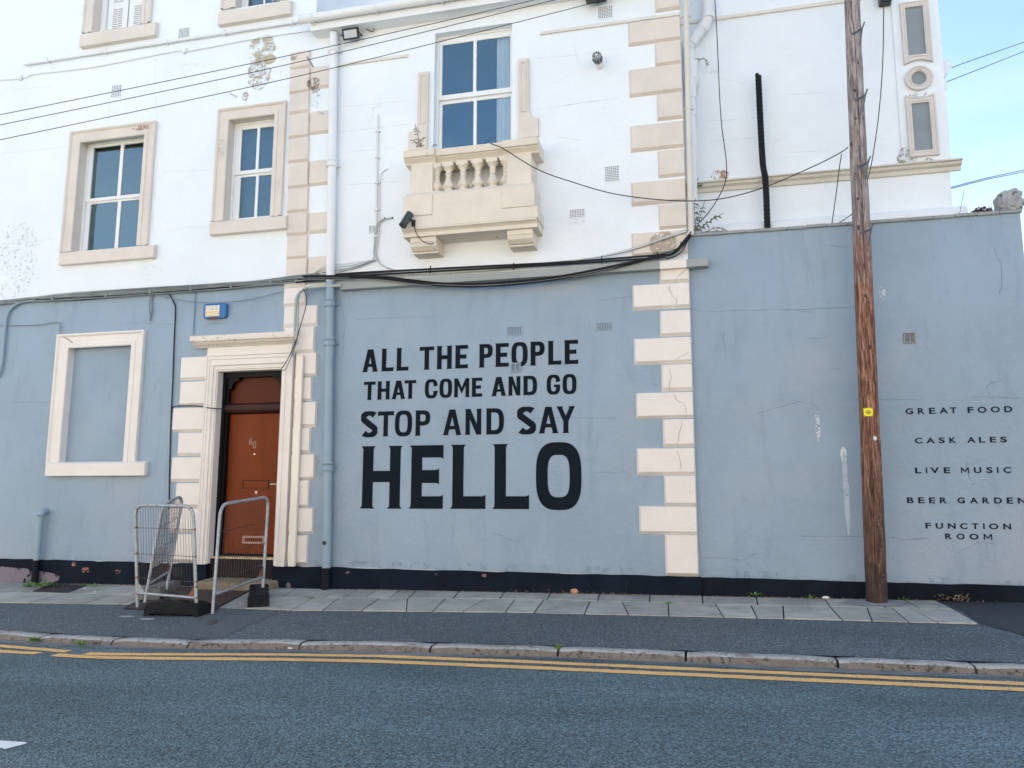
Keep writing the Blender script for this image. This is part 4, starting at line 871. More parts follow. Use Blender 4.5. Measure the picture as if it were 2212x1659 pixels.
LINES = [('ALL THE PEOPLE', ((320, 182), (1865, 107)), ((276, 350), (1867, 285)), (.205, .165), [(276, 394), (416, 507), (526, 617), (698, 805), (823, 940), (958, 1055), (1135, 1237), (1255, 1355), (1375, 1495), (1512, 1620), (1642, 1742), (1763, 1867)]),
         ('THAT COME AND GO', ((287, 422), (1800, 362)), ((310, 555), (1855, 505)), (.22, .17), [(287, 372), (386, 481), (491, 595), (587, 672), (737, 832), (845, 938), (950, 1068), (1080, 1160), (1226, 1338), (1350, 1445), (1460, 1564), (1635, 1736), (1752, 1855)]),
         ('STOP AND SAY', ((270, 645), (1845, 594)), ((270, 826), (1806, 795)), (.19, .165), [(266, 388), (390, 508), (516, 643), (664, 776), (868, 1010), (1032, 1158), (1186, 1320), (1418, 1555), (1573, 1724), (1708, 1845)]),
         ('HELLO', ((275, 897), (1350, 876)), ((275, 1356), (1350, 1356)), (.182, .195), [(266, 568), (624, 872), (928, 1185), (1238, 1505), (1556, 1892)])]
CTR = ['black words ALL THE PEOPLE painted on the grey wall, top line of the mural', 'black words THAT COME AND GO painted on the wall, second line of the mural', 'black words STOP AND SAY painted above the giant HELLO', 'giant black word HELLO painted low on the grey wall']
for (txt, tp, bs_, (t_, b_), ex), lab in zip(LINES, CTR):
    tf, bf = line_fn(*tp), line_fn(*bs_); i = 0
    z1s = []; z0s = []
    for a, b in ex: m_ = (a+b)/2; z1s.append(W(*zz(m_, tf(m_))).z); z0s.append(W(*zz(m_, bf(m_))).z)
    z1 = sum(z1s)/len(z1s); z0 = sum(z0s)/len(z0s)
    root = None
    for ch in txt:
        if ch == ' ': continue
        a, b = ex[i]; ym = (tf((a+b)/2)+bf((a+b)/2))/2; x0, x1 = W(*zz(a, ym)).x, W(*zz(b, ym)).x
        zb_, zt_ = z0s[i]*.5+z0*.5, z1s[i]*.5+z1*.5; i += 1; h = zt_-zb_
        if root is None: root = thing('painted_lettering', (x0, 0, z0), lab, 'wall lettering', 'mural lines on the grey wall')
        o, hs = glyph(ch, (x1-x0)/h, t_, b_)
        MB().shape([(x0+p[0]*h, zb_+p[1]*h) for p in o], [[(x0+p[0]*h, zb_+p[1]*h) for p in hh] for hh in hs], -.004).build('letter', LETTER, root)
ee = lambda x, y: (1728+.2917*x, 756+.2917*y)
SM = [('GREATFOOD', (780, 432), (1570, 416), (780, 476), (1572, 462), [(780, 837), (872, 922), (955, 1002), (1033, 1095), (1110, 1160), (1240, 1284), (1315, 1380), (1412, 1480), (1512, 1572)], 'navy words GREAT FOOD painted highest on the yard wall'),
      ('CASKALES', (850, 650), (1532, 641), (850, 692), (1532, 685), [(850, 907), (935, 997), (1026, 1072), (1105, 1158), (1237, 1300), (1325, 1370), (1405, 1452), (1482, 1532)], 'navy words CASK ALES painted under GREAT FOOD on the yard wall'),
      ('LIVEMUSIC', (853, 872), (1563, 865), (853, 915), (1563, 910), [(853, 898), (932, 942), (965, 1030), (1064, 1112), (1192, 1250), (1287, 1342), (1380, 1426), (1458, 1469), (1505, 1563)], 'navy words LIVE MUSIC painted between CASK ALES and BEER GARDEN'),
      ('BEERGARDEN', (792, 1095), (1668, 1089), (792, 1138), (1668, 1135), [(792, 842), (875, 922), (955, 1002), (1035, 1088), (1165, 1220), (1257, 1318), (1350, 1402), (1437, 1495), (1530, 1577), (1612, 1672)], 'navy words BEER GARDEN painted on the yard wall, cut by the right edge'),
      ('FUNCTION', (928, 1283), (1562, 1283), (928, 1326), (1562, 1326), [(928, 972), (1005, 1060), (1095, 1152), (1185, 1240), (1272, 1322), (1356, 1367), (1400, 1468), (1505, 1562)], 'navy word FUNCTION painted below BEER GARDEN on the yard wall'),
      ('ROOM', (1075, 1360), (1422, 1360), (1075, 1404), (1422, 1404), [(1075, 1125), (1160, 1220), (1255, 1322), (1360, 1422)], 'navy word ROOM painted lowest on the yard wall')]
for txt, ta_, tb_, ba_, bb_, ex, lab in SM:
    tf, bf = line_fn(ta_, tb_), line_fn(ba_, bb_); root = None
    xm = (ex[0][0]+ex[-1][1])/2; z1, z0 = W(*ee(xm, tf(xm)), yw).z, W(*ee(xm, bf(xm)), yw).z
    for ch, (a, b) in zip(txt, ex):
        x0, x1 = W(*ee(a, (tf(a)+bf(a))/2), yw).x, W(*ee(b, (tf(b)+bf(b))/2), yw).x
        if root is None: root = thing('painted_lettering', (x0, yw, z0), lab, 'wall lettering', 'menu words on the yard wall')
        font_letter(ch, x0, x1, z0, z1, yw-.004 if False else yw-.0045, NAVY, root, .006 if ch == 'M' else .028)

CRK = {GREY: mat('grey_crack', (.15, .20, .25), .9), CREAM: mat('cream_crack', (.36, .31, .26), .9), WHITE: mat('white_crack', (.50, .52, .53), .9), PLINTH: PLINTH}
def crack(pts, m, parent, y, wd=.004, jag=.012):
    P_ = [W(p[0], p[1], y) for p in pts]; out = []
    for a, b in zip(P_, P_[1:]):
        n_c = max(2, int((b-a).length/.05))
        for i in range(n_c): out.append(a.lerp(b, i/n_c)+Vector((random.uniform(-jag, jag), 0, random.uniform(-jag, jag)*(.4 if abs(b.x-a.x) > abs(b.z-a.z) else 1))))
    out.append(P_[-1]); vs = []
    for i, p in enumerate(out):
        d = (out[min(i+1, len(out)-1)]-out[max(i-1, 0)]); nrm = Vector((-d.z, 0, d.x)).normalized()*wd/2*random.uniform(.4, 1.3)*(.15 if i in (0, len(out)-1) else 1); vs += [p+nrm, p-nrm]
    mb = MB().add([(v[0], y-.0015, v[2]) for v in vs], [(2*i, 2*i+1, 2*i+3, 2*i+2) for i in range(len(out)-1)]); return mb.build('crack', CRK[m], parent)
q8 = lambda *a: [(1296+x/3, 432+y/3) for x, y in a]
for a in (q8((560, 445), (510, 490), (480, 530)), q8((450, 555), (455, 600), (490, 640), (505, 695)), q8((580, 985), (530, 1010), (490, 1035)), q8((450, 1075), (460, 1150), (445, 1190), (458, 1235)), q8((480, 1255), (495, 1290), (545, 1325), (560, 1400)), q8((530, 1430), (510, 1560), (502, 1590)), q8((500, 1620), (515, 1655), (530, 1760))):
    crack(a, CREAM, mh, -.0465, .007)
for a in (q8((580, 710), (620, 712), (665, 722)), q8((665, 722), (1000, 715), (1240, 708), (1385, 730)), q8((1000, 1390), (1150, 1345), (1290, 1305), (1380, 1325)), q8((1340, 895), (1420, 900), (1500, 880)), q8((1480, 290), (1540, 300), (1610, 304)), q8((1500, 1085), (1570, 1103)), q8((795, 830), (805, 920), (815, 1010)), q8((1150, 1293), (1195, 1299)),
          [(1840, 865), (1891, 862), (1935, 863), (1993, 864)], [(1728, 1158), (1780, 1160), (1862, 1158)], [(1913, 1160), (1932, 1161), (1950, 1167), (2008, 1161)], [(1510, 1204), (1551, 1204), (1602, 1210), (1636, 1194)], [(2150, 1175), (2120, 1170), (2085, 1185), (2060, 1200)], [(2142, 520), (2150, 545), (2165, 580), (2160, 640)], [(2095, 858), (2150, 857), (2206, 861)]):
    crack(a, GREY, gw, yw-.001, .005)
for a in ([(1300, 648), (1370, 640), (1425, 655)], [(1480, 830), (1440, 835), (1400, 828)], [(770, 690), (850, 686), (940, 684)], [(1100, 905), (1240, 902), (1340, 905)], [(735, 635), (745, 700), (740, 770)], [(1280, 1020), (1330, 1021), (1370, 1019)]): crack(a, GREY, mh, -.0005, .004)
for a in ([(255, 700), (310, 697), (380, 702)], [(20, 870), (70, 868), (120, 872)], [(435, 715), (450, 700), (500, 697)], [(130, 1060), (125, 1090)], [(110, 752), (118, 790), (112, 850)]): crack(a, GREY, lh, -.0005, .004)
for a in ([(728, 232), (800, 226), (895, 215)], [(730, 285), (760, 283), (890, 267)], [(740, 330), (860, 318)], [(1145, 240), (1260, 222), (1340, 212)], [(1215, 228), (1270, 220), (1317, 213)], [(1150, 128), (1250, 118), (1345, 103)], [(1240, 95), (1248, 130), (1260, 145)], [(740, 400), (860, 392)], [(1200, 295), (1260, 305)]): crack(a, WHITE, mh, -.0005, .0035, .006)
for a in ([(335, 55), (338, 110), (335, 180), (340, 262)], [(0, 331), (60, 327), (150, 316)], [(352, 371), (450, 367)], [(465, 160), (470, 200), (475, 225)], [(0, 528), (60, 524), (120, 515)], [(360, 500), (400, 492), (450, 489)], [(235, 190), (237, 230), (234, 270)], [(20, 195), (120, 186)], [(225, 160), (236, 175)]): crack(a, WHITE, lh, -.0005, .0035, .006)
for a in ([(1560, 172), (1590, 174), (1605, 182)], [(1520, 262), (1600, 258)], [(1530, 305), (1590, 301), (1640, 298)], [(1690, 205), (1780, 200)], [(1700, 330), (1790, 325)], [(1700, 120), (1720, 118)]): crack(a, WHITE, rh, RY-.001, .0035, .006)

# ------------------------------------------------------------------ pipes
def pipe(path, r, m, name, parent, n=14): return MB().tube(path, r, n).build(name, m, parent)
dp = thing('downpipe', tuple(W(706, 1240, -.09)), 'cast iron downpipe painted white above and grey below, left of the mural', 'downpipe')
xt, xb = W(721.5, 60, -.09).x, W(704.5, 1270, -.09).x
def dpx(z): 
    z_a, z_b = W(720, 60, -.09).z, W(705, 1270, -.09).z; return xb+(xt-xb)*(z-z_b)/(z_a-z_b)
zA = zsoff-.03; zB = W(718, 608, -.09).z; zC = zb_l; zD = gz(-4.8, -.1)+.0
for za, zb2, m_ in ((zB, zA, PIPEW), (zC, zB-.002, PIPEG), (zD, zC-.002, PIPEK)): pipe([(dpx(za), -.09, za), (dpx(zb2), -.09, zb2)], .062, m_, 'pipe_length', dp)
for py, hgt, m_ in ((107, .11, PIPEW), (354, .11, PIPEW), (654, .12, PIPEG), (739, .11, PIPEG), (1008, .12, PIPEG)):
    z_ = W(715, py, -.09).z; x_ = dpx(z_)
    MB().lathe([(.062, -hgt/2), (.076, -hgt/2), (.080, -hgt/2+.012), (.076, -hgt/2+.028), (.073, -hgt/2+.03), (.073, hgt/2-.03), (.078, hgt/2-.028), (.082, hgt/2-.012), (.078, hgt/2), (.062, hgt/2)], (x_, -.09, z_), 18).build('collar', m_, dp)
    MB().box(x_-.10, x_+.10, -.03, -.001, z_-.02, z_+.02).build('fixing_ear', m_, dp)
c = W(700, 1173, -.16); MB().tube([c, c+Vector((0, .03, 0))], .028, 12).build('rodding_eye', BLKPL, dp)
vp = thing('vent_pipe', tuple(W(78, 1240, -.09)), 'short grey stub pipe with bent top and black foot beside the plinth', 'pipe')
x_ = W(80, 1200, -.10).x; z1 = W(83, 1108, -.10).z
MB().tube(smooth_path([(x_, -.10, zb_l), (x_, -.10, z1-.12), (x_+.0, -.10, z1-.05), (x_+.005, -.08, z1), (x_+.01, -.03, z1+.02), (x_+.01, 0, z1+.02)], 4), .048, 12).build('pipe_length', PIPEG, vp)
MB().tube([(x_+.04, -.10, z1-.02), (x_+.05, -.1, z1+.02)], .02, 8).build('cap', PIPEG, vp)
MB().tube([(x_-.005, -.10, -.1), (x_, -.10, zb_l-.002)], .05, 12).build('pipe_foot', PIPEK, vp)
# cream pipe on the right corner
cp = thing('drain_pipe', tuple(W(1493, 500, -.0)), 'slim cream drain pipe fixed on the corner beside the beige quoins', 'downpipe')
a, b = W(1480.5, -30, -.02), W(1493, 508, -.02); pipe([a, b], .037, CRPIPE, 'pipe_length', cp)
for py in (37, 240, 470):
    p = a.lerp(b, (py+30)/538.); MB().tube([p-Vector((0, 0, .02)), p+Vector((0, 0, .02))], .042, 12).build('pipe_clip', CRPIPE, cp); MB().box(p.x-.09, p.x+.07, -.0, .02, p.z-.012, p.z+.012).build('clip_arm', CRPIPE, cp)
sp = thing('soil_pipe', tuple(W(1500, 480, .4)), 'white soil pipe with a cranked upper branch in the corner recess', 'downpipe')
c3_ = lambda zx, zy, y=.45: W(1296+zx/3, zy/3, y)
pipe([c3_(698, -60), c3_(698, 100), c3_(690, 140), c3_(655, 190), c3_(590, 285)], .075, PIPEW, 'branch', sp)
for zx, zy, r in ((700, 105, .088), (672, 165, .082)): p = c3_(zx, zy); MB().tube([p-Vector((0, 0, .04)), p+Vector((0, 0, .04))] if zx == 700 else [p+Vector((.04, 0, .04)), p-Vector((.03, 0, .05))], r, 14).build('socket', PIPEW, sp)
pipe(smooth_path([c3_(585, 290), c3_(596, 800), c3_(607, 1380), c3_(614, 1470), c3_(630, 1500)], 4), .055, PIPEW, 'stack', sp)
for zy in (300, 620, 735): p = c3_(585+(zy-290)*.02, zy); MB().tube([p-Vector((0, 0, .04)), p+Vector((0, 0, .04))], .064, 14).build('socket', PIPEW, sp)
hp = thing('rainwater_hopper', tuple(c3_(620, 560, .5)), 'white hopper head with short pipe below a white box on the setback wall', 'hopper')
pipe([c3_(618, 395, .5), c3_(612, 520, .5)], .036, PIPEW, 'pipe_length', hp)
a, b = c3_(593, 515, .5), c3_(650, 600, .5)
MB().hexa([(a.x+.06, .46, b.z), (b.x-.09, .46, b.z), (b.x-.09, .56, b.z), (a.x+.06, .56, b.z)], [(a.x, .40, a.z), (b.x, .40, a.z), (b.x, .59, a.z), (a.x, .59, a.z)]).build('hopper_head', PIPEW, hp, bevel=.006)
a, b = c3_(600, 320, .55), c3_(646, 390, .55); MB().box(a.x, b.x, .5, .6, b.z, a.z).build('junction_cover', PIPEW, hp, bevel=.006)
# black ribbed ducts strapped to the white wall
dk = thing('black_duct', tuple(W(1655, 495, .52)), 'pair of black cable ducts strapped upright on the white wall', 'duct')
for dx, top in ((0, 478), (15, 490)):
    path = [c3_(1018+dx, top, .42), c3_(1033+dx, 800, .42), c3_(1048+dx, 1060, .42), c3_(1066+dx, 1180, .42), c3_(1078+dx, 1478, .42)]
    pp = smooth_path(path, 24); rs = [.024+(.004 if i % 2 else 0) for i in range(len(pp))]
    MB().tube(pp, rs, 8).build('duct', CBLK, dk)
# long conduits on the left house
cn = thing('wall_conduit', tuple(W(300, 100)), 'white painted conduit running high across the left house', 'conduit')
pipe([W(52, 139, -.04), W(665, 43, -.04)], .024, PIPEW, 'conduit', cn, 8)
for x in (103, 229, 360, 485, 630): y = 139-(x-52)*96/613; p = W(x, y, -.04); MB().box(p.x-.012, p.x+.012, -.07, 0, p.z-.04, p.z+.04).build('saddle_clip', PIPEW, cn)
cc = thing('wall_cable', tuple(W(300, 130)), 'thin white painted cable below the conduit on the left house', 'cable')
cable([(-20, 173), (30, 171), (43, 168), (58, 167), (75, 160), (200, 145), (370, 112), (397, 110), (420, 108), (553, 83), (668, 66)], .009, PIPEW, 'cable', cc, -.02)
for x, y in ((43, 168), (398, 110)): p = W(x, y, -.03); MB().box(p.x-.03, p.x+.03, -.05, 0, p.z-.04, p.z+.05).build('junction_box', PIPEW, cc, bevel=.01)
wc = thing('wall_cable', tuple(W(815, 400)), 'white cables clipped upright on the wall between downpipe and balcony', 'cable')
cable([(816, 248), (816, 283), (814, 400), (812, 540)], .014, CWHT, 'cable', wc, -.02)
cable([(838, 364), (826, 372), (821, 390), (819, 470), (817, 520), (812, 545)], .008, CWHT, 'cable', wc, -.02)
cable([(847, 471), (830, 474), (818, 485), (812, 510), (812, 545), (818, 565), (835, 578), (870, 588)], .009, CGRN, 'cable', wc, -.03)
cable([(831, 472), (820, 478), (811, 495), (808, 540), (806, 560), (780, 575), (730, 588)], .009, CGRN, 'cable', wc, -.03)
for y in (283, 340, 395, 453, 510): p = W(816-(y-283)*.017, y, -.03); MB().box(p.x-.03, p.x+.03, -.045, 0, p.z-.012, p.z+.012).build('saddle_clip', CWHT, wc)
for x, y in ((831, 472), (847, 471)): p = W(x, y, -.004); MB().tube([p, p+Vector((0, .004, 0))], .018, 8).build('cable_gland', HOLE, wc)

# ------------------------------------------------------------------ bundle of service cables
cb = thing('cable_bundle', tuple(W(400, 622)), 'thick bundle of grey and black cables strung along the whole front', 'cables')
base = [(-30, 657), (60, 647), (150, 641), (300, 631), (480, 619), (560, 612), (650, 602), (720, 594)]
for i in range(15):
    off = -8+i*1.0; m_ = (CGRN, CGRY, CGRN, CGRY, CGRN, CGRY, CGRN, CGRY, CBLK, CGRY, CGRN, CBLK, CGRY, CGRY, CBLK)[i]; r = (.007, .010, .008, .008, .012, .010, .008, .009, .010, .009, .007, .009, .014, .012, .012)[i]
    cable([(x+random.uniform(-5, 5), y+off*(.5 if x < 100 else 1)+random.uniform(-1.6, 1.6), -.03-.01*random.random()-.02*(i % 2)) for x, y in base], r, m_, 'cable', cb)
pipe([W(150, 648, -.03), W(700, 607, -.03)], .014, CGRY, 'conduit', cb, 8)
for x in (115, 230, 325, 413, 500, 585): y = 643-(x-150)*.073; p = W(x, y, -.05); MB().box(p.x-.02, p.x+.02, -.07, 0, p.z-.03, p.z+.035).build('saddle_clip', CGRY, cb)
up_b = [(640, 606), (735, 594), (900, 584), (1050, 577), (1200, 569), (1370, 557), (1430, 551), (1466, 536), (1482, 518), (1491, 508)]
for i in range(6):
    off = -3+i*1.3; m_ = (CGRY, CBLK, CBLK, CBLK, CGRN, CBLK)[i]
    cable([(x+random.uniform(-3, 3), y+off*(1. if x < 1440 else .5)+random.uniform(-1, 1), -.05-.008*i) for x, y in up_b], (.008, .012, .014, .014, .008, .012)[i], m_, 'cable', cb)
sag = [(655, 600), (800, 600), (900, 610), (960, 615), (1050, 616), (1180, 604), (1290, 585), (1400, 560), (1455, 548), (1480, 520), (1490, 508)]
for i in range(6):
    off = -3+i*1.2; m_ = (CBLK, CBLK, CBLK, CGRY, CBLK, CGRY)[i]
    cable([(x+random.uniform(-3, 3), y+off*(1.2 if x < 1400 else .6)+random.uniform(-1, 1), -.15) for x, y in sag], (.011, .012, .012, .009, .012, .008)[i], m_, 'cable', cb)
for i in range(4): cable([(690, 590+i), (850, 596-i*3), (1000, 588-i*2), (1170, 573-i*1.5), (1330, 546+i), (1482, 496+2*i)], .006, (CGRN, CWHT, BEIGE, CGRY)[i], 'cable', cb, -.06)
for i in range(3): cable([(640+8*i, 607), (700, 588-i*6), (760, 578-i*5), (812, 562-i)], .006, (CGRY, CGRN, CWHT)[i], 'cable', cb, -.05)
for i in range(4): cable([(1440, 556+i), (1462, 548+i), (1478, 530+i*2), (1484+i, 510), (1487+2*i, 500)], .009, (CWHT, CGRN, CWHT, CBLK)[i], 'cable', cb, -.07)
for x, y in ((930, 582), (1110, 576), (1300, 562), (1420, 553), (1471, 531)): p = W(x, y, -.08); MB().tube([p+Vector((0, 0, -.05)), p+Vector((0, -.02, 0)), p+Vector((0, 0, .05))], .008, 6).build('cable_tie', CBLK, cb)
gc = thing('cable_conduit', tuple(W(640, 700)), 'curved pale conduit and cables dropping from the bundle beside the door hood', 'conduit')
cable([(737, 617), (690, 619), (660, 624), (643, 638), (639, 660), (638, 690), (635, 735), (631, 770)], .022, CGRN, 'conduit', gc, -.13, 6, 10)
cable([(665, 622), (650, 632), (645, 650), (644, 700), (640, 740), (618, 795), (606, 800)], .007, CGRY, 'cable', gc, -.16)
cable([(655, 624), (662, 640), (660, 665), (650, 700), (640, 735), (622, 775), (608, 797)], .006, CBLK, 'cable', gc, -.17)
cable([(330, 635), (327, 650), (328, 670), (324, 693)], .011, CGRY, 'cable', gc, -.03)
cable([(326, 635), (322, 660), (325, 685), (324, 694)], .007, CGRY, 'cable', gc, -.03)
lc = thing('wall_cable', tuple(W(372, 850)), 'black cable dropping down the grey wall left of the door quoins', 'cable')
cable([(366, 636), (376, 655), (379, 670), (376, 740), (373, 833), (370, 890), (367, 990), (365, 1100)], .009, CBLK, 'cable', lc, -.02)
cable([(371, 890), (372, 881), (385, 877), (427, 877), (450, 881), (478, 883), (500, 878)], .008, CBLK, 'cable', lc, -.05)
wd_ = thing('wall_cable', tuple(W(418, 680)), 'grey cable dropping from the bundle to the door hood', 'cable')
cable([(419, 616), (421, 640), (418, 690), (417, 722)], .010, PIPEG, 'cable', wd_, -.02)
cable([(328, 633), (370, 645), (430, 653), (480, 653), (540, 646), (610, 630)], .006, CGRY, 'cable', wd_, -.06)
lp = thing('wall_conduit', tuple(W(10, 720)), 'grey bent conduit at the left edge of the photo under the bundle', 'conduit')
cable([(75, 648), (40, 655), (20, 672), (12, 700), (8, 745), (4, 785), (-4, 815)], .022, PIPEG, 'conduit', lp, -.04, 6, 10)
cable([(-10, 703), (40, 703), (83, 702), (127, 697), (130, 722), (150, 735), (163, 745)], .007, CGRY, 'cable', lp, -.03)

# overhead wires from the pole across the street
def span(pts, y0, y1, r, m_, name, lab, n=40, grp=None):
    (xa, _), (xb, _) = pts[0], pts[-1]; P_ = []
    sp_ = smooth_path([(p[0], p[1], 0) for p in pts], 8)
    for p in sp_: t = (p.x-xa)/(xb-xa); P_.append(W(p.x, p.y, y0+(y1-y0)*t))
    o = MB().tube(P_, r, 5).build(name, m_); return tag(o, lab, 'wire', grp)
for pts, l in ((((-60, 260), (0, 248), (277, 192), (553, 135), (810, 79), (1153, 0), (1800, -160)), 'upper of three thin wires crossing in front of the left house'),
               (((-60, 282), (0, 270), (277, 213), (553, 154.5), (810, 95), (1197, 0), (1800, -150)), 'middle of three thin wires crossing in front of the left house'),
               (((-60, 315), (0, 302), (277, 244), (553, 185), (810, 125), (1305, 0), (1800, -132)), 'lowest of three thin wires crossing in front of the left house')):
    span(pts, -2.6, -.35, .0044, CBLK, 'overhead_wire', l, grp='overhead wires')
for pts, l in ((((2034, 157), (2075, 139), (2212, 91), (2400, 25)), 'upper thin wire in the sky right of the white building'), (((2036, 179), (2060, 171), (2212, 111), (2400, 36)), 'second thin wire in the sky right of the white building'),
               (((2049, 406), (2130, 385), (2212, 367), (2400, 322)), 'third thin wire in the sky above the carved stone'), (((2049, 409), (2130, 388), (2212, 371), (2400, 328)), 'lowest thin wire in the sky above the carved stone')):
    span(pts, 2.2, 9., .008, CGRY, 'overhead_wire', l, grp='wires in the sky')
hw = cable([(1543, -20, .3), (1549, 80, .3), (1557, 250, .3), (1569, 350, .3), (1566, 395, .3), (1550, 430, .3), (1530, 460, .3), (1507, 484, .3)], .0065, CBLK, 'hanging_cable'); tag(hw, 'black cable hanging down the white wall right of the corner pipes', 'cable')
sw = cable([(1060, 310, -.45), (1085, 320, -.47), (1120, 342, -.48), (1150, 360, -.47), (1180, 374, -.40), (1220, 388, -.30), (1310, 415, -.2), (1390, 428, -.2), (1480, 434, -.2), (1560, 429, -.22), (1650, 405, -.27), (1760, 358, -.32), (1815, 330, -.35), (1832, 318, -.36)], .0065, CBLK, 'sagging_cable'); tag(sw, 'black cable sagging from the balcony across to the pole', 'cable')
c = cable([(1818, 333, -.35), (1812, 370, -.2), (1806, 420, .1), (1797, 484, .2)], .0055, CBLK, 'drop_cable'); tag(c, 'short cable dropping from left of the pole to the wall top', 'cable')
c = cable([(1850, 455, -.3), (1830, 470, -.1), (1809, 484, .2)], .0055, CBLK, 'drop_cable'); tag(c, 'short black cable slanting behind the pole just above the coping', 'cable')
c = cable([(1909, 15, .45), (1907, 130, .4), (1899, 240, .3), (1885, 340, .0), (1874, 390, -.25)], .006, CBLK, 'drop_cable'); tag(c, 'black cable hanging from the black box to the pole', 'cable')
jb = MB(); p = W(1911, 2, RY-.05); jb.box(p.x-.07, p.x+.07, RY-.13, RY-.001, p.z-.06, p.z+.12); tag(jb.build('junction_box', BLKPL, None, bevel=.012), 'small black box high on the white building right of the pole', 'box')

# ------------------------------------------------------------------ telegraph pole
WOODM = bpy.data.materials.new('creosoted_pole_wood'); WOODM.use_nodes = True
t = WOODM.node_tree; n_ = t.nodes; L = t.links.new; b_ = n_['Principled BSDF']
ge = n_.new('ShaderNodeNewGeometry'); mp = n_.new('ShaderNodeMapping'); mp.inputs['Scale'].default_value = (1, 1, .09); L(ge.outputs['Position'], mp.inputs[0])
no = n_.new('ShaderNodeTexNoise'); no.inputs['Scale'].default_value = 26; no.inputs['Detail'].default_value = 9; no.inputs['Roughness'].default_value = .7; no.inputs['Distortion'].default_value = 1.6; L(mp.outputs[0], no.inputs[0])
sx = n_.new('ShaderNodeSeparateXYZ'); L(ge.outputs['Position'], sx.inputs[0])
def mkramp(els):
    q = n_.new('ShaderNodeValToRGB'); q.color_ramp.elements[0].position = els[0][0]; q.color_ramp.elements[0].color = (*els[0][1], 1); q.color_ramp.elements[1].position = els[-1][0]; q.color_ramp.elements[1].color = (*els[-1][1], 1)
    for p_, c_2 in els[1:-1]: k = q.color_ramp.elements.new(p_); k.color = (*c_2, 1)
    return q
hi_ = mkramp([(.36, (.075, .058, .055)), (.47, (.22, .175, .165)), (.60, (.44, .38, .36))]); lo_ = mkramp([(.37, (.030, .013, .009)), (.48, (.17, .062, .034)), (.60, (.40, .22, .14))])
L(no.outputs[0], hi_.inputs[0]); L(no.outputs[0], lo_.inputs[0])
bn = n_.new('ShaderNodeTexNoise'); bn.inputs['Scale'].default_value = 2.5; bn.inputs['Detail'].default_value = 6; L(ge.outputs['Position'], bn.inputs[0])
ad = n_.new('ShaderNodeMath'); ad.operation = 'MULTIPLY_ADD'; ad.inputs[1].default_value = 1.8; L(bn.outputs[0], ad.inputs[0]); L(sx.outputs[2], ad.inputs[2])
mr = n_.new('ShaderNodeMapRange'); mr.inputs[1].default_value = 4.4; mr.inputs[2].default_value = 5.6; L(ad.outputs[0], mr.inputs[0])
mxn = n_.new('ShaderNodeMix'); mxn.data_type = 'RGBA'; L(mr.outputs[0], mxn.inputs[0]); L(lo_.outputs[0], mxn.inputs[6]); L(hi_.outputs[0], mxn.inputs[7])
mr2 = n_.new('ShaderNodeMapRange'); mr2.inputs[1].default_value = 1.2; mr2.inputs[2].default_value = 2.9; mr2.inputs[3].default_value = .85; mr2.inputs[4].default_value = 0; L(ad.outputs[0], mr2.inputs[0])
mx2 = n_.new('ShaderNodeMix'); mx2.data_type = 'RGBA'; L(mr2.outputs[0], mx2.inputs[0]); L(mxn.outputs[2], mx2.inputs[6]); mx2.inputs[7].default_value = (.014, .011, .010, 1)
L(mx2.outputs[2], b_.inputs['Base Color']); b_.inputs['Roughness'].default_value = .75
bp = n_.new('ShaderNodeBump'); bp.inputs['Distance'].default_value = .012; L(no.outputs[0], bp.inputs['Height']); L(bp.outputs[0], b_.inputs['Normal'])
pl = thing('telegraph_pole', (PX, PY, gz(PX, PY)), 'tall wooden telegraph pole with climbing steps standing on the pavement by the wall', 'pole')
pbot = W(1894, 1311, PY); pbot.z = gz(PX, PY)-.05; pbot.x = W(1893.5, 1290, PY).x; ptop = W(1840, 0, PY); dirp = (ptop-pbot)/(ptop.z-pbot.z)
rb_ = (W(1917.5, 1290, PY).x-W(1869.5, 1290, PY).x)/2*.985; rt_ = (W(1857, 0, PY).x-W(1822, 0, PY).x)/2*.96
mb = MB(); pp = []; rr = []
for i in range(41):
    z = -.05+i*(9.9/40); P_ = pbot+dirp*z; pp.append(P_+Vector((random.uniform(-.003, .003), 0, 0))); rr.append(rb_+(rt_-rb_)*z/(ptop.z-pbot.z)+random.uniform(-.002, .002))
mb.tube(pp, rr, 26).build('pole_shaft', WOODM, pl)
def polept(px, py, dr_=0.):                  # point on the street face of the pole
    z = W(px, py, PY).z; c = pbot+dirp*(z-pbot.z); r = rb_+(rt_-rb_)*(z-pbot.z)/(ptop.z-pbot.z)+dr_
    x = W(px, py, PY-r*.8).x; dx = max(-.97*r, min(.97*r, x-c.x)); return Vector((c.x+dx, c.y-math.sqrt(max(0, r*r-dx*dx)), W(px, py, PY-r*.8).z))
for px, py in ((1851, 80), (1860, 222), (1866, 365), (1873, 507)):
    c = pbot+dirp*(W(px, py, PY).z-pbot.z); r = rb_+(rt_-rb_)*(c.z-pbot.z)/(ptop.z-pbot.z)
    a = c+Vector((-r*.15, -r, -.0)); 
    MB().tube([a, a+Vector((.05, -.05, 0)), a+Vector((.085, -.075, .015)), a+Vector((.11, -.09, .075))], [.011, .012, .011, .009], 6).build('climbing_step', mat('dark_galvanised', (.12, .13, .15), .5, .2, 20, metal=.4), pl)
    MB().tube([a+Vector((.085, -.075, .01)), a+Vector((.075, -.045, -.06)), a+Vector((.06, -.008, -.17))], .009, 6).build('step_brace', MATS['dark_galvanised'], pl)
    MB().tube([a+Vector((0, .02, 0)), a+Vector((0, -.012, 0))], .02, 8).build('bolt', MATS['dark_galvanised'], pl)
KN = mat('dark_knot', (.075, .05, .042), .8, .3, 30, .004, 60)
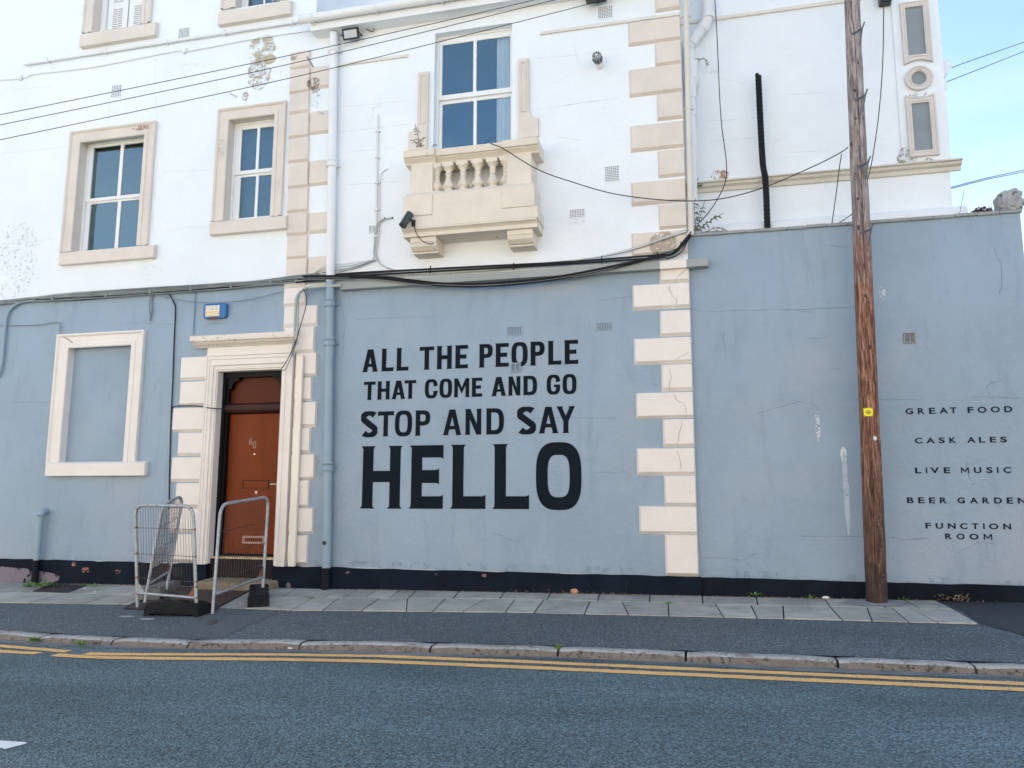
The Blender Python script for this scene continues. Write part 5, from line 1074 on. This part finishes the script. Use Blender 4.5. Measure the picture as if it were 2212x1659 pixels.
for px, py in ((1841, 310), (1853, 430), (1855, 492), (1848, 257), (1853, 137), (1846, 197), (1869, 640), (1878, 750), (1866, 1010), (1897, 1120)):
    c = polept(px, py, .0); kb = MB(); kb.lathe([(.022, 0), (.018, .006), (.006, .009), (0, .006)], (0, 0, 0), 9)
    ks_ = random.uniform(.5, 1.15); kb.v = [(c.x+v[0]*ks_, c.y-v[2]*.5, c.z+v[1]*ks_*random.uniform(1.3, 1.6)) for v in kb.v]; kb.build('knot', KN, pl)
for path in (((1838, 5), (1846, 90), (1851, 200), (1857, 330), (1862, 430), (1866, 560)), ((1868, 560), (1874, 700), (1880, 820)), ((1877, 900), (1884, 1020), (1888, 1160), (1891, 1240)), ((1850, 600), (1856, 720), (1862, 860)), ((1890, 820), (1897, 980))):
    pth = smooth_path([polept(x+random.uniform(-1, 1), y, .0) for x, y in path], 8); pth = [p+Vector((random.uniform(-.003, .003), 0, 0)) for p in pth]
    MB().tube(pth, [random.uniform(.0015, .0045) for _ in pth], 5).build('drying_split', HOLE, pl)
c = polept(1875, 890.5, .004)
ys = thing('warning_plate', tuple(c), 'small bright yellow notice plate nailed to the pole', 'sign')
MB().box(c.x-.047, c.x+.047, c.y-.004, c.y+.02, c.z-.047, c.z+.047).build('plate', YSIGN, ys, bevel=.002)
for k, wd2 in enumerate((.026, .03, .015)): MB().quad((c.x-wd2, c.y-.006, c.z+.012-k*.016-.004), (c.x+wd2, c.y-.006, c.z+.012-k*.016-.004), (c.x+wd2, c.y-.006, c.z+.012-k*.016+.004), (c.x-wd2, c.y-.006, c.z+.012-k*.016+.004)).build('print_line', BLKPL, ys)
for a, b in ((-1, -1), (1, -1), (1, 1), (-1, 1)): q = c+Vector((a*.038, -.004, b*.038)); MB().tube([q, q+Vector((0, -.003, 0))], .005, 6).build('nail', BLKPL, ys)
c = polept(1889, 947, .002); tag(MB().tube([c, c+Vector((.003, -.005, 0))], .024, 14).build('round_tag', LABW), 'round white disc tag on the pole below the yellow plate', 'tag')
mbn = MB()
for i in range(46):
    c = polept(1893+random.uniform(-5, 5)+(i/46.)*12, 905+i*8+random.uniform(-4, 4)); mbn.tube([c, c+Vector((0, -.006, 0))], .0035, 5)
mbn.build('staples', mat('bright_staple', (.42, .34, .28), .4, .2, metal=.4), pl, kind='stuff')

# ------------------------------------------------------------------ small fittings
# floodlight
fl = thing('floodlight', tuple(W(757, 72, -.1)), 'black square floodlight under the eaves beside the downpipe', 'floodlight')
c = W(757, 73, -.16)
fb = MB(); ang = R_(38)
def tilt(u, v, w_): return (c.x+u+.12*v, c.y-w_*math.cos(ang)-v*math.sin(ang), c.z+v*math.cos(ang)-w_*math.sin(ang))
def tbox(mb, u0, u1, v0, v1, w0, w1): return mb.hexa([tilt(u0, v0, w0), tilt(u1, v0, w0), tilt(u1, v1, w0), tilt(u0, v1, w0)][::-1], [tilt(u0, v0, w1), tilt(u1, v0, w1), tilt(u1, v1, w1), tilt(u0, v1, w1)][::-1])
tbox(MB(), -.13, .13, -.08, .08, -.03, .0).build('lamp_body', BLKPL, fl, bevel=.006); tbox(MB(), -.10, .10, -.052, .052, .001, .004).build('lens', LENS, fl)
MB().tube([c+Vector((-.14, 0, 0)), c+Vector((-.14, .10, .02)), c+Vector((.14, .10, .02)), c+Vector((.14, 0, 0))], .010, 6).build('mounting_bracket', BLKPL, fl)
cable([(778, 64), (790, 56), (800, 56), (808, 64), (802, 68), (790, 62)], .006, CBLK, 'cable', fl, -.05)
tag(MB().box(*[v for v in (W(802, 55, -.04).x, W(813, 55, -.04).x, -.05, 0, W(807, 60, -.04).z, W(807, 50, -.04).z)]).build('junction_box', PIPEW, None, bevel=.012), 'white round junction box beside the floodlight under the eaves', 'box')
c2_ = W(1288, 0, -.15); fl2 = thing('floodlight', tuple(c2_), 'black floodlight cut by the top edge above the right air brick', 'floodlight')
MB().box(c2_.x-.14, c2_.x+.14, -.22, -.1, c2_.z-.02, c2_.z+.14).build('lamp_body', BLKPL, fl2, bevel=.01); MB().box(c2_.x-.02, c2_.x+.02, -.1, 0, c2_.z+.05, c2_.z+.09).build('mounting_bracket', BLKPL, fl2)
# camera on balcony
sc = thing('security_camera', tuple(W(880, 475, -.45)), 'dark bullet security camera fixed to the left end of the balcony', 'camera')
a, b = W(872, 484, -.56), W(886, 461, -.50); d = (b-a).normalized()
MB().tube([a-d*.02, a, b], [.048, .05, .05], 12).build('camera_body', mat('dark_green_metal', (.03, .05, .05), .4, .1), sc); MB().tube([a-d*.035, a-d*.015], [.054, .054], 12).build('lens_ring', BLKPL, sc)
c = W(893, 481, -.45); MB().tube([(a+b)/2, c+Vector((-.02, -.04, .03)), c], .018, 8).build('arm', BLKPL, sc); MB().box(c.x-.025, c.x+.025, -.452, -.425, c.z-.05, c.z+.04).build('mounting_plate', BLKPL, sc)
cable([(894, 486, -.46), (900, 505, -.46), (912, 520, -.42), (930, 527, -.36), (940, 522, -.3)], .006, CBLK, 'cable', sc)
# flue cowl
fc = thing('flue_cowl', tuple(W(1292, 135, 0)), 'small white flue terminal with dark grille sticking out of the upper wall', 'vent')
p0 = W(1296, 142, 0.0); p1 = W(1289, 116, -.16); p1.z = p0.z-.0
p1 = Vector((p0.x-.02, -.22, p0.z+.03))
MB().tube([p0, p0.lerp(p1, .45)], .056, 14).build('flue_pipe', PIPEW, fc); MB().tube([p0.lerp(p1, .45), p1], .06, 14).build('grille', mat('grille_grey', (.30, .30, .29), .6, .1), fc)
for k in range(9):
    a = k*math.pi*2/9; q = p0.lerp(p1, .72)+Vector((.060*math.cos(a), 0, .060*math.sin(a))); MB().box(q.x-.008, q.x+.008, q.y-.03, q.y+.03, q.z-.008, q.z+.008).build('grille_slot', HOLE, fc)
MB().tube([p1, p1+Vector((0, -.004, 0))], .045, 14).build('grille_face', HOLE, fc)
for k in range(3):
    a = k*math.pi/3; dv = Vector((math.cos(a), 0, math.sin(a)))*.045; MB().tube([p1-dv+Vector((0, -.007, 0)), p1+dv+Vector((0, -.007, 0))], .005, 5).build('grille_bar', PIPEW, fc)
# alarm box
ax0, ax1, az0, az1 = RR((438, 671), (487, 670), (462, 655), (462, 687), -.08)
al = thing('alarm_box', ((ax0+ax1)/2, 0, az0), 'blue alarm bell box with a white and yellow label above the door', 'alarm box')
o_ = []
for (cx, cz, a0_) in ((ax0+.05, az0+.05, 180), (ax1-.05, az0+.05, 270), (ax1-.04, az1-.04, 0), (ax0+.04, az1-.04, 90)):
    rr_ = .05 if a0_ in (180, 270) else .04
    for k in range(5): a = R_(a0_+k*22.5); o_.append((cx+rr_*math.cos(a), cz+rr_*math.sin(a)))
MB().shape(o_, (), -.075, 0).build('case', BLUEPL, al, bevel=.016, seg=3)
MB().shape([(ax0+.10, az0-.002), (ax1-.11, az0-.002), (ax1-.14, az0+.018), (ax0+.13, az0+.018)], (), -.078, -.02).build('strobe_window', mat('dark_red_plastic', (.15, .03, .03), .3), al)
lx0, lx1, lz0, lz1 = RR((444, 670), (474, 669), (459, 660), (459, 683), -.078)
MB().quad((lx0, -.079, lz0), (lx1, -.079, lz0), (lx1, -.079, lz1), (lx0, -.079, lz1)).build('label_plate', LABW, al); zm_ = lz0+(lz1-lz0)*.45
MB().quad((lx0+.008, -.081, lz0+.008), (lx1-.008, -.081, lz0+.008), (lx1-.008, -.081, zm_), (lx0+.008, -.081, zm_)).build('label_band', LABY, al)
for k, ch in enumerate('OSS'): u0 = lx0+.014+k*(lx1-lx0-.02)/3; font_letter(ch, u0, u0+(lx1-lx0)/3-.02, zm_+.014, lz1-.012, -.081, mat('pale_gold_print', (.62, .50, .28), .5), al, .03)
for k in range(2): MB().quad((lx0+.03, -.083, lz0+.016+k*.024), (lx1-.03, -.083, lz0+.016+k*.024), (lx1-.03, -.083, lz0+.026+k*.024), (lx0+.03, -.083, lz0+.026+k*.024)).build('print_line', LABW, al)
# metal stubs
for px, py, l in ((512, 209, 'small white pipe stub sticking out of the wall above the narrow window'), (703, 248, 'small dark pipe stub beside the beige quoins')):
    p = W(px, py, 0); tag(MB().tube([p, p+Vector((-.05, -.13, .0))], .014, 8).build('pipe_stub', PIPEW), l, 'pipe')
p = W(669, 128, 0); tag(MB().tube([W(678, 147, 0), W(663, 122, -.25)], .015, 8).build('pipe_stub', mat('pinkish_pipe', (.5, .42, .38), .5)), 'thin pipe poking out over the top beige quoins', 'pipe')
# bird spikes on balcony
bs_root = thing('bird_spikes', tuple(b2(600, 1245, -bD+.0)), 'clear bird spikes standing between the balcony balusters', 'bird spikes')
for zx in (440, 525, 620, 716, 812):
    p = b2(zx, 1236, -bD+.0); p.y = -bD-.0; p.z = zped0+.032; MB().box(p.x-.016, p.x+.016, -bD+.01, -bD+.04, p.z, p.z+.02).build('spike_base', mat('grey_clip', (.22, .24, .2), .5), bs_root)
    for a in (-.5, -.2, .15, .5): MB().tube([(p.x, -bD+.02, p.z+.02), (p.x+.13*math.sin(a), -bD-.02, p.z+.12*math.cos(a))], .0022, 4).build('spike', BRASS, bs_root)

# ------------------------------------------------------------------ carved stone on the wall end
sb = bpy.data.meshes.new('carving'); bm = bmesh.new(); bmesh.ops.create_icosphere(bm, subdivisions=5, radius=1)
from mathutils import noise as mno
s0, s1 = W(2149, 440, .2), W(2207, 440, .2); zt_s = W(2180, 413, .2).z; zb_s = zct+.02; cx_s = (s0.x+s1.x)/2; hw_ = (s1.x-s0.x)/2
for v in bm.verts:
    p = v.co.copy()
    # blocky mane mass rising from the back, snout stepping out to the right
    x = math.copysign(abs(p.x)**.65, p.x); z = math.copysign(abs(p.z)**.6, p.z); y = math.copysign(abs(p.y)**.7, p.y)
    k = mno.noise(p*3.2)*.10+mno.noise(p*8)*.05
    z2 = z*(.82+.24*max(0, x+.2)*(1 if x < .55 else .3)); 
    if x > .35 and abs(z) < .9: x += .34*math.exp(-((z+.15)/.22)**2)*(x-.2) - .38*math.exp(-((z-.14)/.16)**2)*(x-.25)   # muzzle and eye hollow
    if x > .2 and z < -.25: x -= .16*math.exp(-((z+.42)/.12)**2)
    v.co = Vector((x*(1+k), y*(1+k), z2*(1+k)))
for v in bm.verts: v.co = Vector((cx_s+v.co.x*hw_*.95, .2+v.co.y*.16, (zt_s+zb_s)/2+v.co.z*(zt_s-zb_s)/2*1.05))
bm.to_mesh(sb); bm.free(); sb.materials.append(SCULP)
for p_ in sb.polygons: p_.use_smooth = True
so_ = bpy.data.objects.new('carved_stone_head', sb); COL.objects.link(so_); tag(so_, 'weathered grey carved stone beast head lying on the end of the grey wall', 'statue')

# ------------------------------------------------------------------ plants
def leafq(mb, p, d, ln, wd_, droop=0.):
    d = d.normalized(); s_ = d.cross(Vector((0, 0, 1))); s_ = s_.normalized() if s_.length > .01 else Vector((1, 0, 0))
    n3 = Vector((random.uniform(-.3, .3), random.uniform(-.3, .3), random.uniform(-.3, .3)))*ln
    m_ = p+d*ln*.5+s_*0+n3*.3; e = p+d*ln+Vector((0, 0, -droop*ln))
    mb.add([p, m_+s_*wd_, e, m_-s_*wd_], [(0, 1, 2), (0, 2, 3)])
def sprig(paths, m, lab, cat='plant', name='weed_plant', ln=.06, wd_=.014, dens=14, y=None, droop=.3):
    P0 = Vector(paths[0][0]); root = thing(name, tuple(P0), lab, cat); st = MB(); lf = MB()
    for pth in paths:
        sp_ = smooth_path(pth, 5); st.tube(sp_, .004, 5); Ltot = sum((sp_[i+1]-sp_[i]).length for i in range(len(sp_)-1)); k = max(3, int(Ltot*dens))
        for j in range(k):
            t_ = .15+.85*j/k; q = sp_[min(len(sp_)-1, int(t_*(len(sp_)-1)))]
            for sg in (-1, 1): leafq(lf, q, Vector((sg*random.uniform(.5, 1), random.uniform(-.6, .4), random.uniform(-.4, .5))), ln*random.uniform(.7, 1.25), wd_, droop)
    st.build('stem', STEM, root); lf.build('leaves', m, root, kind='stuff')
yb_ = -.34
sprig([[W(905, 318, yb_), W(902, 290, yb_), W(896, 268, yb_)], [W(905, 318, yb_), W(896, 306, yb_), W(888, 303, yb_)], [W(908, 318, yb_), W(915, 300, yb_), W(920, 297, yb_)], [W(912, 318, yb_), W(905, 305, yb_), W(903, 300, yb_)]], LEAFP, 'dusty green weed growing on the left corner of the balcony', dens=22, ln=.05, wd_=.010)
sprig([[W(935, 317, yb_), W(938, 312, yb_), W(944, 315, yb_)]], LEAF, 'tiny green weed on the balcony rail beside the window', ln=.03, wd_=.007, dens=40)
yc_ = .22
sprig([[W(1506, 500, yc_), W(1530, 480, yc_), W(1563, 460, yc_)], [W(1506, 498, yc_), W(1512, 470, yc_), W(1522, 435, yc_)], [W(1504, 495, yc_), W(1500, 460, yc_), W(1502, 428, yc_)]], LEAFP, 'leafy buddleia weed rooted behind the corner pipes', ln=.065, wd_=.014, dens=16, droop=.8)
sprig([[W(1510, 503, yc_), W(1540, 500, yc_), W(1570, 499, yc_)], [W(1520, 503, yc_), W(1550, 492, yc_), W(1574, 501, yc_)]], mat('faded_leaf', (.30, .30, .27), .8, .3, 30), 'faded trailing weed lying on the coping left end', ln=.05, wd_=.012, dens=24)
sprig([[W(1505, 400, .5), W(1502, 392, .5), W(1508, 385, .5)], [W(1503, 405, .5), W(1510, 400, .5), W(1516, 402, .5)]], LEAF, 'small dark weed at the left end of the string course', ln=.04, wd_=.012, dens=50)
sprig([[W(1512, 130, .5), W(1520, 126, .5), W(1528, 136, .5), W(1526, 144, .5)]], LEAF, 'small weed beside the white junction cover', ln=.03, wd_=.008, dens=40)
yd_ = .9
rp = thing('red_leaved_bush', tuple(W(2125, 462, yd_)), 'reddish dark leaved bush tops showing above the grey wall', 'bush'); mb = MB()
for i in range(260):
    a = random.uniform(0, math.pi*2); r = random.random()**.5; q = W(2124+23*r*math.cos(a), 461-11*abs(math.sin(a))*r, yd_+random.uniform(-.15, .2)); leafq(mb, q, Vector((random.uniform(-1, 1), random.uniform(-1, 1), random.uniform(-.2, 1))), random.uniform(.025, .05), .012)
mb.build('leaves', LEAFR, rp, kind='stuff'); st = MB()
for k in range(5): st.tube([W(2112+6*k, 480, yd_), W(2108+8*k, 455, yd_)], .006, 5)
st.build('stem', STEM, rp)
gs = MB(); gs.tube([W(2070, 475, .3), W(2076, 445, .3), W(2083, 410, .3)], .003, 4); tag(gs.build('grass_stalk', STEM), 'thin dry stalk standing above the wall by the building corner', 'plant')

def weed(cx, cy, rad, n, m, lab, h=.05, ln=.05, name='weed'):
    p = GP(cx, cy); r_ = thing(name, tuple(p), lab, 'weed'); lf = MB()
    for i in range(n):
        a = random.uniform(0, 6.28); rr_ = rad*random.random()**.6; q = Vector((p.x+rr_*math.cos(a)*1.6, min(p.y+rr_*math.sin(a)*.6, -.045), 0)); q.z = gz(q.x, q.y)+random.uniform(.005, h)
        leafq(lf, q, Vector((math.cos(a), math.sin(a)*.6-.2, random.uniform(.1, .9))), ln*random.uniform(.6, 1.3), ln*.28)
    lf.build('leaves', m, r_, kind='stuff')
weed(*v1(310, 290), .17, 150, LEAF, 'bright green weed spilling over the paving beside the metal cover', .07, .055)
weed(*v1(700, 283), .13, 90, LEAF, 'low green moss clump at the plinth right of the metal cover', .03, .03)
weed(*v2(447, 372), .05, 30, LEAF, 'tiny green tuft in the slab joint right of the barriers', .02, .025)
weed(*v3(1940, 360), .06, 34, LEAF, 'small green tuft at the foot of the wall left of the pole', .05, .035)
weed(*v4(455, 368), .05, 26, LEAF, 'small green weed close beside the pole foot at its left', .03, .03)
weed(*v4(1145, 380), .05, 22, LEAF, 'small yellow-green weed just right of the pole foot', .03, .035)
weed(*v4(1515, 385), .10, 44, mat('dry_grass', (.34, .26, .15), .9, .3, 40), 'dry straw tuft at the wall right of the pole', .06, .05)
weed(*v3(1282, 420), .03, 24, LEAF, 'narrow green weed in the paving joint below the quoins', .03, .03)
def weed_r(cx, cy, lab, n=26, ln=.05):
    p = GR(cx, cy); r_ = thing('weed', tuple(p), lab, 'weed'); lf = MB()
    for i in range(n):
        a = random.uniform(0, 6.28); q = p+Vector((random.uniform(-.05, .05), random.uniform(-.01, .02), .01)); leafq(lf, q, Vector((math.cos(a), -.4, random.uniform(.3, 1.3))), ln*random.uniform(.6, 1.4), ln*.16)
    lf.build('leaves', LEAF, r_, kind='stuff')
weed_r(*v1(275, 706), 'green weed sprouting from the kerb joint nearest the left edge', 20, .07); weed_r(*v1(620, 735), 'thin green grass tuft in the gutter below the kerb', 22, .05)
p = GP(1204, 1402); r_ = thing('weed', tuple(p), 'small green tuft on top of the kerb joint near mid photo', 'weed'); lf = MB()
for i in range(30): leafq(lf, p+Vector((random.uniform(-.02, .02), random.uniform(-.02, .04), .0)), Vector((random.uniform(-.6, .6), -.3, 1)), .04, .006)
lf.build('leaves', LEAF, r_, kind='stuff')
# leaf litter and grit along the foot of the wall
lt = MB()
for i in range(1500):
    x = random.choice((random.uniform(-10.5, 3.4), random.gauss(-4.0, .5), random.gauss(-1.2, .9), random.gauss(-8, .6), random.gauss(1.1, .5)))
    if not -11 < x < 3.6: continue
    y = -.045-abs(random.gauss(0, .03)); z = gz(x, y)+.013; s_ = random.uniform(.004, .016); a = random.uniform(0, 3.14)
    d = Vector((math.cos(a), math.sin(a)*.7, random.uniform(-.2, .5)))*s_; e = Vector((-math.sin(a), math.cos(a), random.uniform(0, .5)))*s_*.5; c = Vector((x, y, z+s_*.3))
    lt.add([c-d, c+e, c+d, c-e], [(0, 1, 2, 3)])
tag(lt.build('leaf_litter', LITTER), 'brown leaf litter and grit along the foot of the walls', 'litter', kind='stuff')
def bit(cx, cy, m, lab, sx_, sy_, sz_, name, G_=GP):
    p = G_(cx, cy); bm = bmesh.new(); bmesh.ops.create_icosphere(bm, subdivisions=2, radius=1); me = bpy.data.meshes.new(name)
    for v in bm.verts: v.co = Vector((v.co.x*sx_, v.co.y*sy_, v.co.z*sz_))*(1+.25*mno.noise(v.co*2+Vector((cx, 0, 0))))
    bm.to_mesh(me); bm.free(); me.materials.append(m); o = bpy.data.objects.new(name, me); COL.objects.link(o); o.location = (p.x, min(p.y, -.06), p.z+sz_*.6+.012); tag(o, lab, 'litter')
bit(*v3(583, 322), mat('terracotta', (.50, .26, .15), .8, .15, 20), 'orange-brown broken shell of brick at the foot of the plinth', .05, .025, .035, 'brick_fragment')
bit(*v4(578, 376), LABW, 'white crumpled scrap beside the pole foot', .04, .025, .018, 'paper_scrap'); bit(*v2(318, 290), CONC, 'small grey stone at the downpipe foot', .035, .025, .045, 'pebble')
bit(*v1(1640, 300), LABW, 'white scrap behind the barrier on the plate', .02, .01, .006, 'paper_scrap')
bit(*v2(305, 760), LABW, 'white cigarette end lying in the gutter', .025, .008, .006, 'cigarette_end', GR); bit(*v1(718, 328), LABW, 'white cigarette end lying on the left paving', .03, .008, .005, 'cigarette_end'); bit(*v1(645, 300), LABW, 'white twist of paper beside the metal cover', .025, .012, .006, 'paper_scrap')

# ------------------------------------------------------------------ metal covers in the pavement
FZ = lambda x, y: (216+.2441*x, 1026+.2441*y)
def plate(name, corners, lab, ribs=14, split=None):
    q = [GP(*c) for c in corners]; root = thing(name, tuple(q[0]), lab, 'metal cover')
    def P_(u, v, dz=0.):
        a = q[0].lerp(q[1], u); b = q[3].lerp(q[2], u); p = a.lerp(b, v); return (p.x, p.y, gz(p.x, p.y)+.018+dz)
    leaves = ((0, .495), (.505, 1)) if split else ((0, 1),)
    for v0, v1_ in leaves:
        pl_ = MB().add([P_(0, v0), P_(1, v0), P_(1, v1_), P_(0, v1_)], [(0, 1, 2, 3)]).build('plate', TREAD, root); mb = MB()
        nx, ny = ribs*2, max(3, int(ribs*(v1_-v0)))
        for i in range(nx):
            for j in range(ny):
                u = (i+.5)/nx; v = v0+(v1_-v0)*(j+.5)/ny; a = .25/nx; b = .28*(v1_-v0)/ny; s_ = 1 if (i+j) % 2 else -1
                mb.add([P_(u-a, v-s_*b, .001), P_(u-a*.3, v-s_*b*1.2, .005), P_(u+a, v+s_*b, .001), P_(u+a*.3, v+s_*b*1.2, .005)], [(0, 1, 2, 3)])
        mb.build('tread_ribs', TREAD, pl_, kind='stuff')
    e = MB(); cs = [P_(0, 0), P_(1, 0), P_(1, 1), P_(0, 1)]; e.tube([Vector(c) for c in cs+[cs[0]]], .012, 5, False); e.build('rim', mat('dark_iron', (.03, .028, .03), .6, .2), root)
plate('cellar_flap', (FZ(215, 1188), FZ(985, 1215), FZ(1345, 1022), FZ(650, 1003)), 'large brown ribbed steel cellar flap in front of the door step', 24, True)
plate('metal_cover', (v1(255, 325), v1(515, 335), v1(655, 277), v1(400, 273)), 'small rusty brown access cover in the paving by the stub pipe', 12)

# ------------------------------------------------------------------ barriers and feet
def barrier(A, B, T, rr, lab, nw=22, hor=(.28, .52, .76), rail=.16, tagp=False, rust=True, corner=.13, bend=0.):
    """A, B: feet on the ground; T: vector from foot to top; builds a rounded hoop, bottom rail and mesh of wires"""
    A, B, T = Vector(A), Vector(B), Vector(T); root = thing('pedestrian_barrier', tuple(A), lab, 'barrier', 'metal barrier panels by the door')
    Wd = B-A; wl = Wd.length; wn = Wd.normalized(); hl = T.length; tn = T.normalized(); nrm = wn.cross(tn)
    P_ = lambda u, v: A+Wd*u+T*v+nrm*(bend*math.sin(u*3.1)*v)
    c = corner/wl; ch_ = corner/hl; pts = [P_(0, 0), P_(0, .5), P_(0, 1-ch_)]
    for k in range(1, 7): a = math.pi/2*k/6; pts.append(P_(c-c*math.cos(a), 1-ch_+ch_*math.sin(a)))
    pts.append(P_(.5, 1))
    for k in range(0, 7): a = math.pi/2*k/6; pts.append(P_(1-c+c*math.sin(a), 1-ch_+ch_*math.cos(a)))
    pts += [P_(1, .5), P_(1, 0)]
    MB().tube(pts, .019, 10).build('frame', STEELY, root); MB().tube([P_(0, rail), P_(1, rail)], .016, 8).build('bottom_rail', STEELY, root)
    for u, s_ in ((0, 1), (1, -1)):
        a, b, c_2 = P_(u, rail), P_(u+s_*.15, rail), P_(u, rail+.12)
        MB().add([a+nrm*.004, b+nrm*.004, c_2+nrm*.004, a-nrm*.004, b-nrm*.004, c_2-nrm*.004], [(0, 1, 2), (5, 4, 3), (0, 3, 4, 1), (1, 4, 5, 2), (2, 5, 3, 0)]).build('gusset', STEELY if u == 0 else RUST, root)
    for i in range(1, nw):
        u = i/nw; e = 0 
        if u < c: e = ch_*(1-math.sin(math.acos(1-u/c)))
        if u > 1-c: e = ch_*(1-math.sin(math.acos(1-(1-u)/c)))
        w1_, w2_, w3_ = [random.uniform(-.006, .006) for _ in range(3)]
        MB().tube([P_(u, rail), P_(u, .38)+wn*w1_, P_(u, .55)+wn*w2_, P_(u, .75)+wn*w3_, P_(u, 1-e)], .0028, 4).build('mesh_wire', WIRE_ST, root)
    for v in hor: MB().tube([P_(0, v), P_(.5, v)+Vector((0, 0, random.uniform(-.008, .004))), P_(1, v)], .0032, 4).build('cross_wire', WIRE_ST, root)
    if rust:
        for u, v in [(0, x) for x in hor]+[(1, x) for x in hor]+[(c*.3, 1-ch_*.3), (.25, 1), (.4, 1), (.75, 1), (1-c*.3, 1-ch_*.3), (0, rail), (1, rail), (1, rail+.1)]:
            MB().tube([P_(u, v-.008)-nrm*.001, P_(u, v+.012)-nrm*.001], .0205, 8).build('rust_spot', RUST, root)
    if tagp:
        a, b, c_2, d_ = P_(.10, .50), P_(.62, .50), P_(.62, .34), P_(.10, .34)
        MB().add([a-nrm*.006, b-nrm*.006, c_2-nrm*.006, d_-nrm*.006, a+nrm*.0, b+nrm*.0, c_2+nrm*.0, d_+nrm*.0], [(0, 1, 2, 3), (7, 6, 5, 4), (0, 4, 5, 1), (2, 6, 7, 3), (1, 5, 6, 2), (3, 7, 4, 0)]).build('name_plate', FADED, root)
    return root
def foot_block(C, ax, L_, Wd_, Hh, m, lab, holes=3):
    C = Vector(C); ax = Vector(ax).normalized(); sd_ = Vector((-ax.y, ax.x, 0)); root = thing('barrier_foot', tuple(C), lab, 'barrier foot')
    def P_(u, v, z): p = C+ax*u+sd_*v; return (p.x, p.y, p.z+z)
    l, w2_ = L_/2, Wd_/2
    prof = [(-l, 0), (-l+.01, Hh*.75), (-l+.05, Hh), (l-.05, Hh), (l-.01, Hh*.75), (l, 0), (l-.04, 0), (l-.06, .03), (-l+.06, .03), (-l+.04, 0)]
    vs = [P_(u, -w2_+(.02 if z > Hh*.8 else 0), z) for u, z in prof]+[P_(u, w2_-(.02 if z > Hh*.8 else 0), z) for u, z in prof]; n = len(prof)
    MB().add(vs, [(i, n+i, n+(i+1) % n, (i+1) % n)[::-1] for i in range(n)]+[tuple(range(n)), tuple(range(n, 2*n))[::-1]]).build('block', m, root, bevel=.006)
    for k in range(holes):
        u = -l*.62+k*(1.24*l/max(1, holes-1)); MB().add([P_(u-.035, -.035, Hh+.001), P_(u+.035, -.035, Hh+.001), P_(u+.035, .035, Hh+.001), P_(u-.035, .035, Hh+.001)], [(0, 1, 2, 3)]).build('socket_hole', HOLE, root)
        for s_ in (-1, 1): MB().hexa([P_(u-.06, s_*(w2_-.03)-.012, Hh-.005), P_(u+.06, s_*(w2_-.03)-.012, Hh-.005), P_(u+.06, s_*(w2_-.03)+.012, Hh-.005), P_(u-.06, s_*(w2_-.03)+.012, Hh-.005)], [P_(u-.05, s_*(w2_-.03)-.009, Hh+.012), P_(u+.05, s_*(w2_-.03)-.009, Hh+.012), P_(u+.05, s_*(w2_-.03)+.009, Hh+.012), P_(u-.05, s_*(w2_-.03)+.009, Hh+.012)]).build('raised_lug', m, root)
    return root
g0 = GP(*FZ(332, 1188)); f0 = GP(*FZ(870, 1258)); f1 = GP(*FZ(388, 1250)); f2 = GP(*FZ(945, 1205))
# block 1 under the front panel
axb = (f0-f1); axb.z = 0; ctr = (f0+f1)/2; sdv = Vector((-axb.y, axb.x, 0)).normalized(); ctr = ctr+sdv*.125; ctr.z = gz(ctr.x, ctr.y)
foot_block(ctr, axb, axb.length, .25, .135, RUBBER, 'black rubber foot block lying under the front left barrier', 3)
br = ctr+axb.normalized()*(axb.length/2-.03); bR = W(*FZ(862, 1130), br.y); bR.y = br.y; bR.z = br.z+.10
tl_ = W(*FZ(312, 268), g0.y-.03); 
barrier(g0, (bR.x, bR.y, g0.z), (tl_.x-g0.x, -.03, tl_.z-g0.z), 0, 'front left barrier panel with rusty corners standing square to the road', 22, (.30, .53, .78), .155)
# right panel, turned towards the door
a3 = GP(*FZ(995, 1230)); c3b = GP(*FZ(1442, 1085)); t3 = W(*FZ(1118, 262), a3.y+.12)
b3 = Vector((W(*FZ(1440, 1000), c3b.y).x, c3b.y, a3.z))
barrier(a3, (b3.x, b3.y, gz(b3.x, b3.y)+.05), (t3.x-a3.x-.06, .10, t3.z-a3.z), 0, 'right barrier panel turned slantwise towards the brown door', 20, (.30, .52, .74), .17, rust=False)
fa, fb_ = GP(*FZ(1400, 1180)), GP(*FZ(1405, 1040)); ax2 = fb_-fa; ax2.z = 0; ct2 = (fa+fb_)/2; ct2.z = gz(ct2.x, ct2.y)
foot_block(ct2, ax2, ax2.length, .24, .13, RUBBER, 'black rubber foot block pointing at the wall under the right barrier', 3)
# leaning panel behind
a2 = GP(*FZ(395, 1140)); e2 = GP(*FZ(590, 1000), A0+.13); b2_ = Vector((e2.x, e2.y, e2.z-.02)); t2 = W(*FZ(590, 262), a2.y+.15)
barrier(a2, b2_, (t2.x-a2.x-.06, .15, t2.z-a2.z), 0, 'old barrier panel leaning back at an angle behind the front left one', 22, (.30, .52, .76), .19, tagp=True, rust=False)
fa, fb_ = GP(*FZ(490, 1120)), GP(*FZ(680, 1010)); ax3 = fb_-fa; ax3.z = 0; ct3 = (fa+fb_)/2-Vector((.10, 0, 0)); ct3.z = gz(ct3.x, ct3.y)
foot_block(ct3, ax3, ax3.length, .25, .13, CONC, 'worn grey foot block behind the front left barrier', 2)
# opening in the plinth behind the barriers
p = W(*FZ(685, 860), -.04); MB().shape([(p.x+.10*math.cos(a), p.z+.07*math.sin(a)) for a in A24], (), -.042).build('plinth_hole', HOLE, lh)

S.render.engine = 'CYCLES'
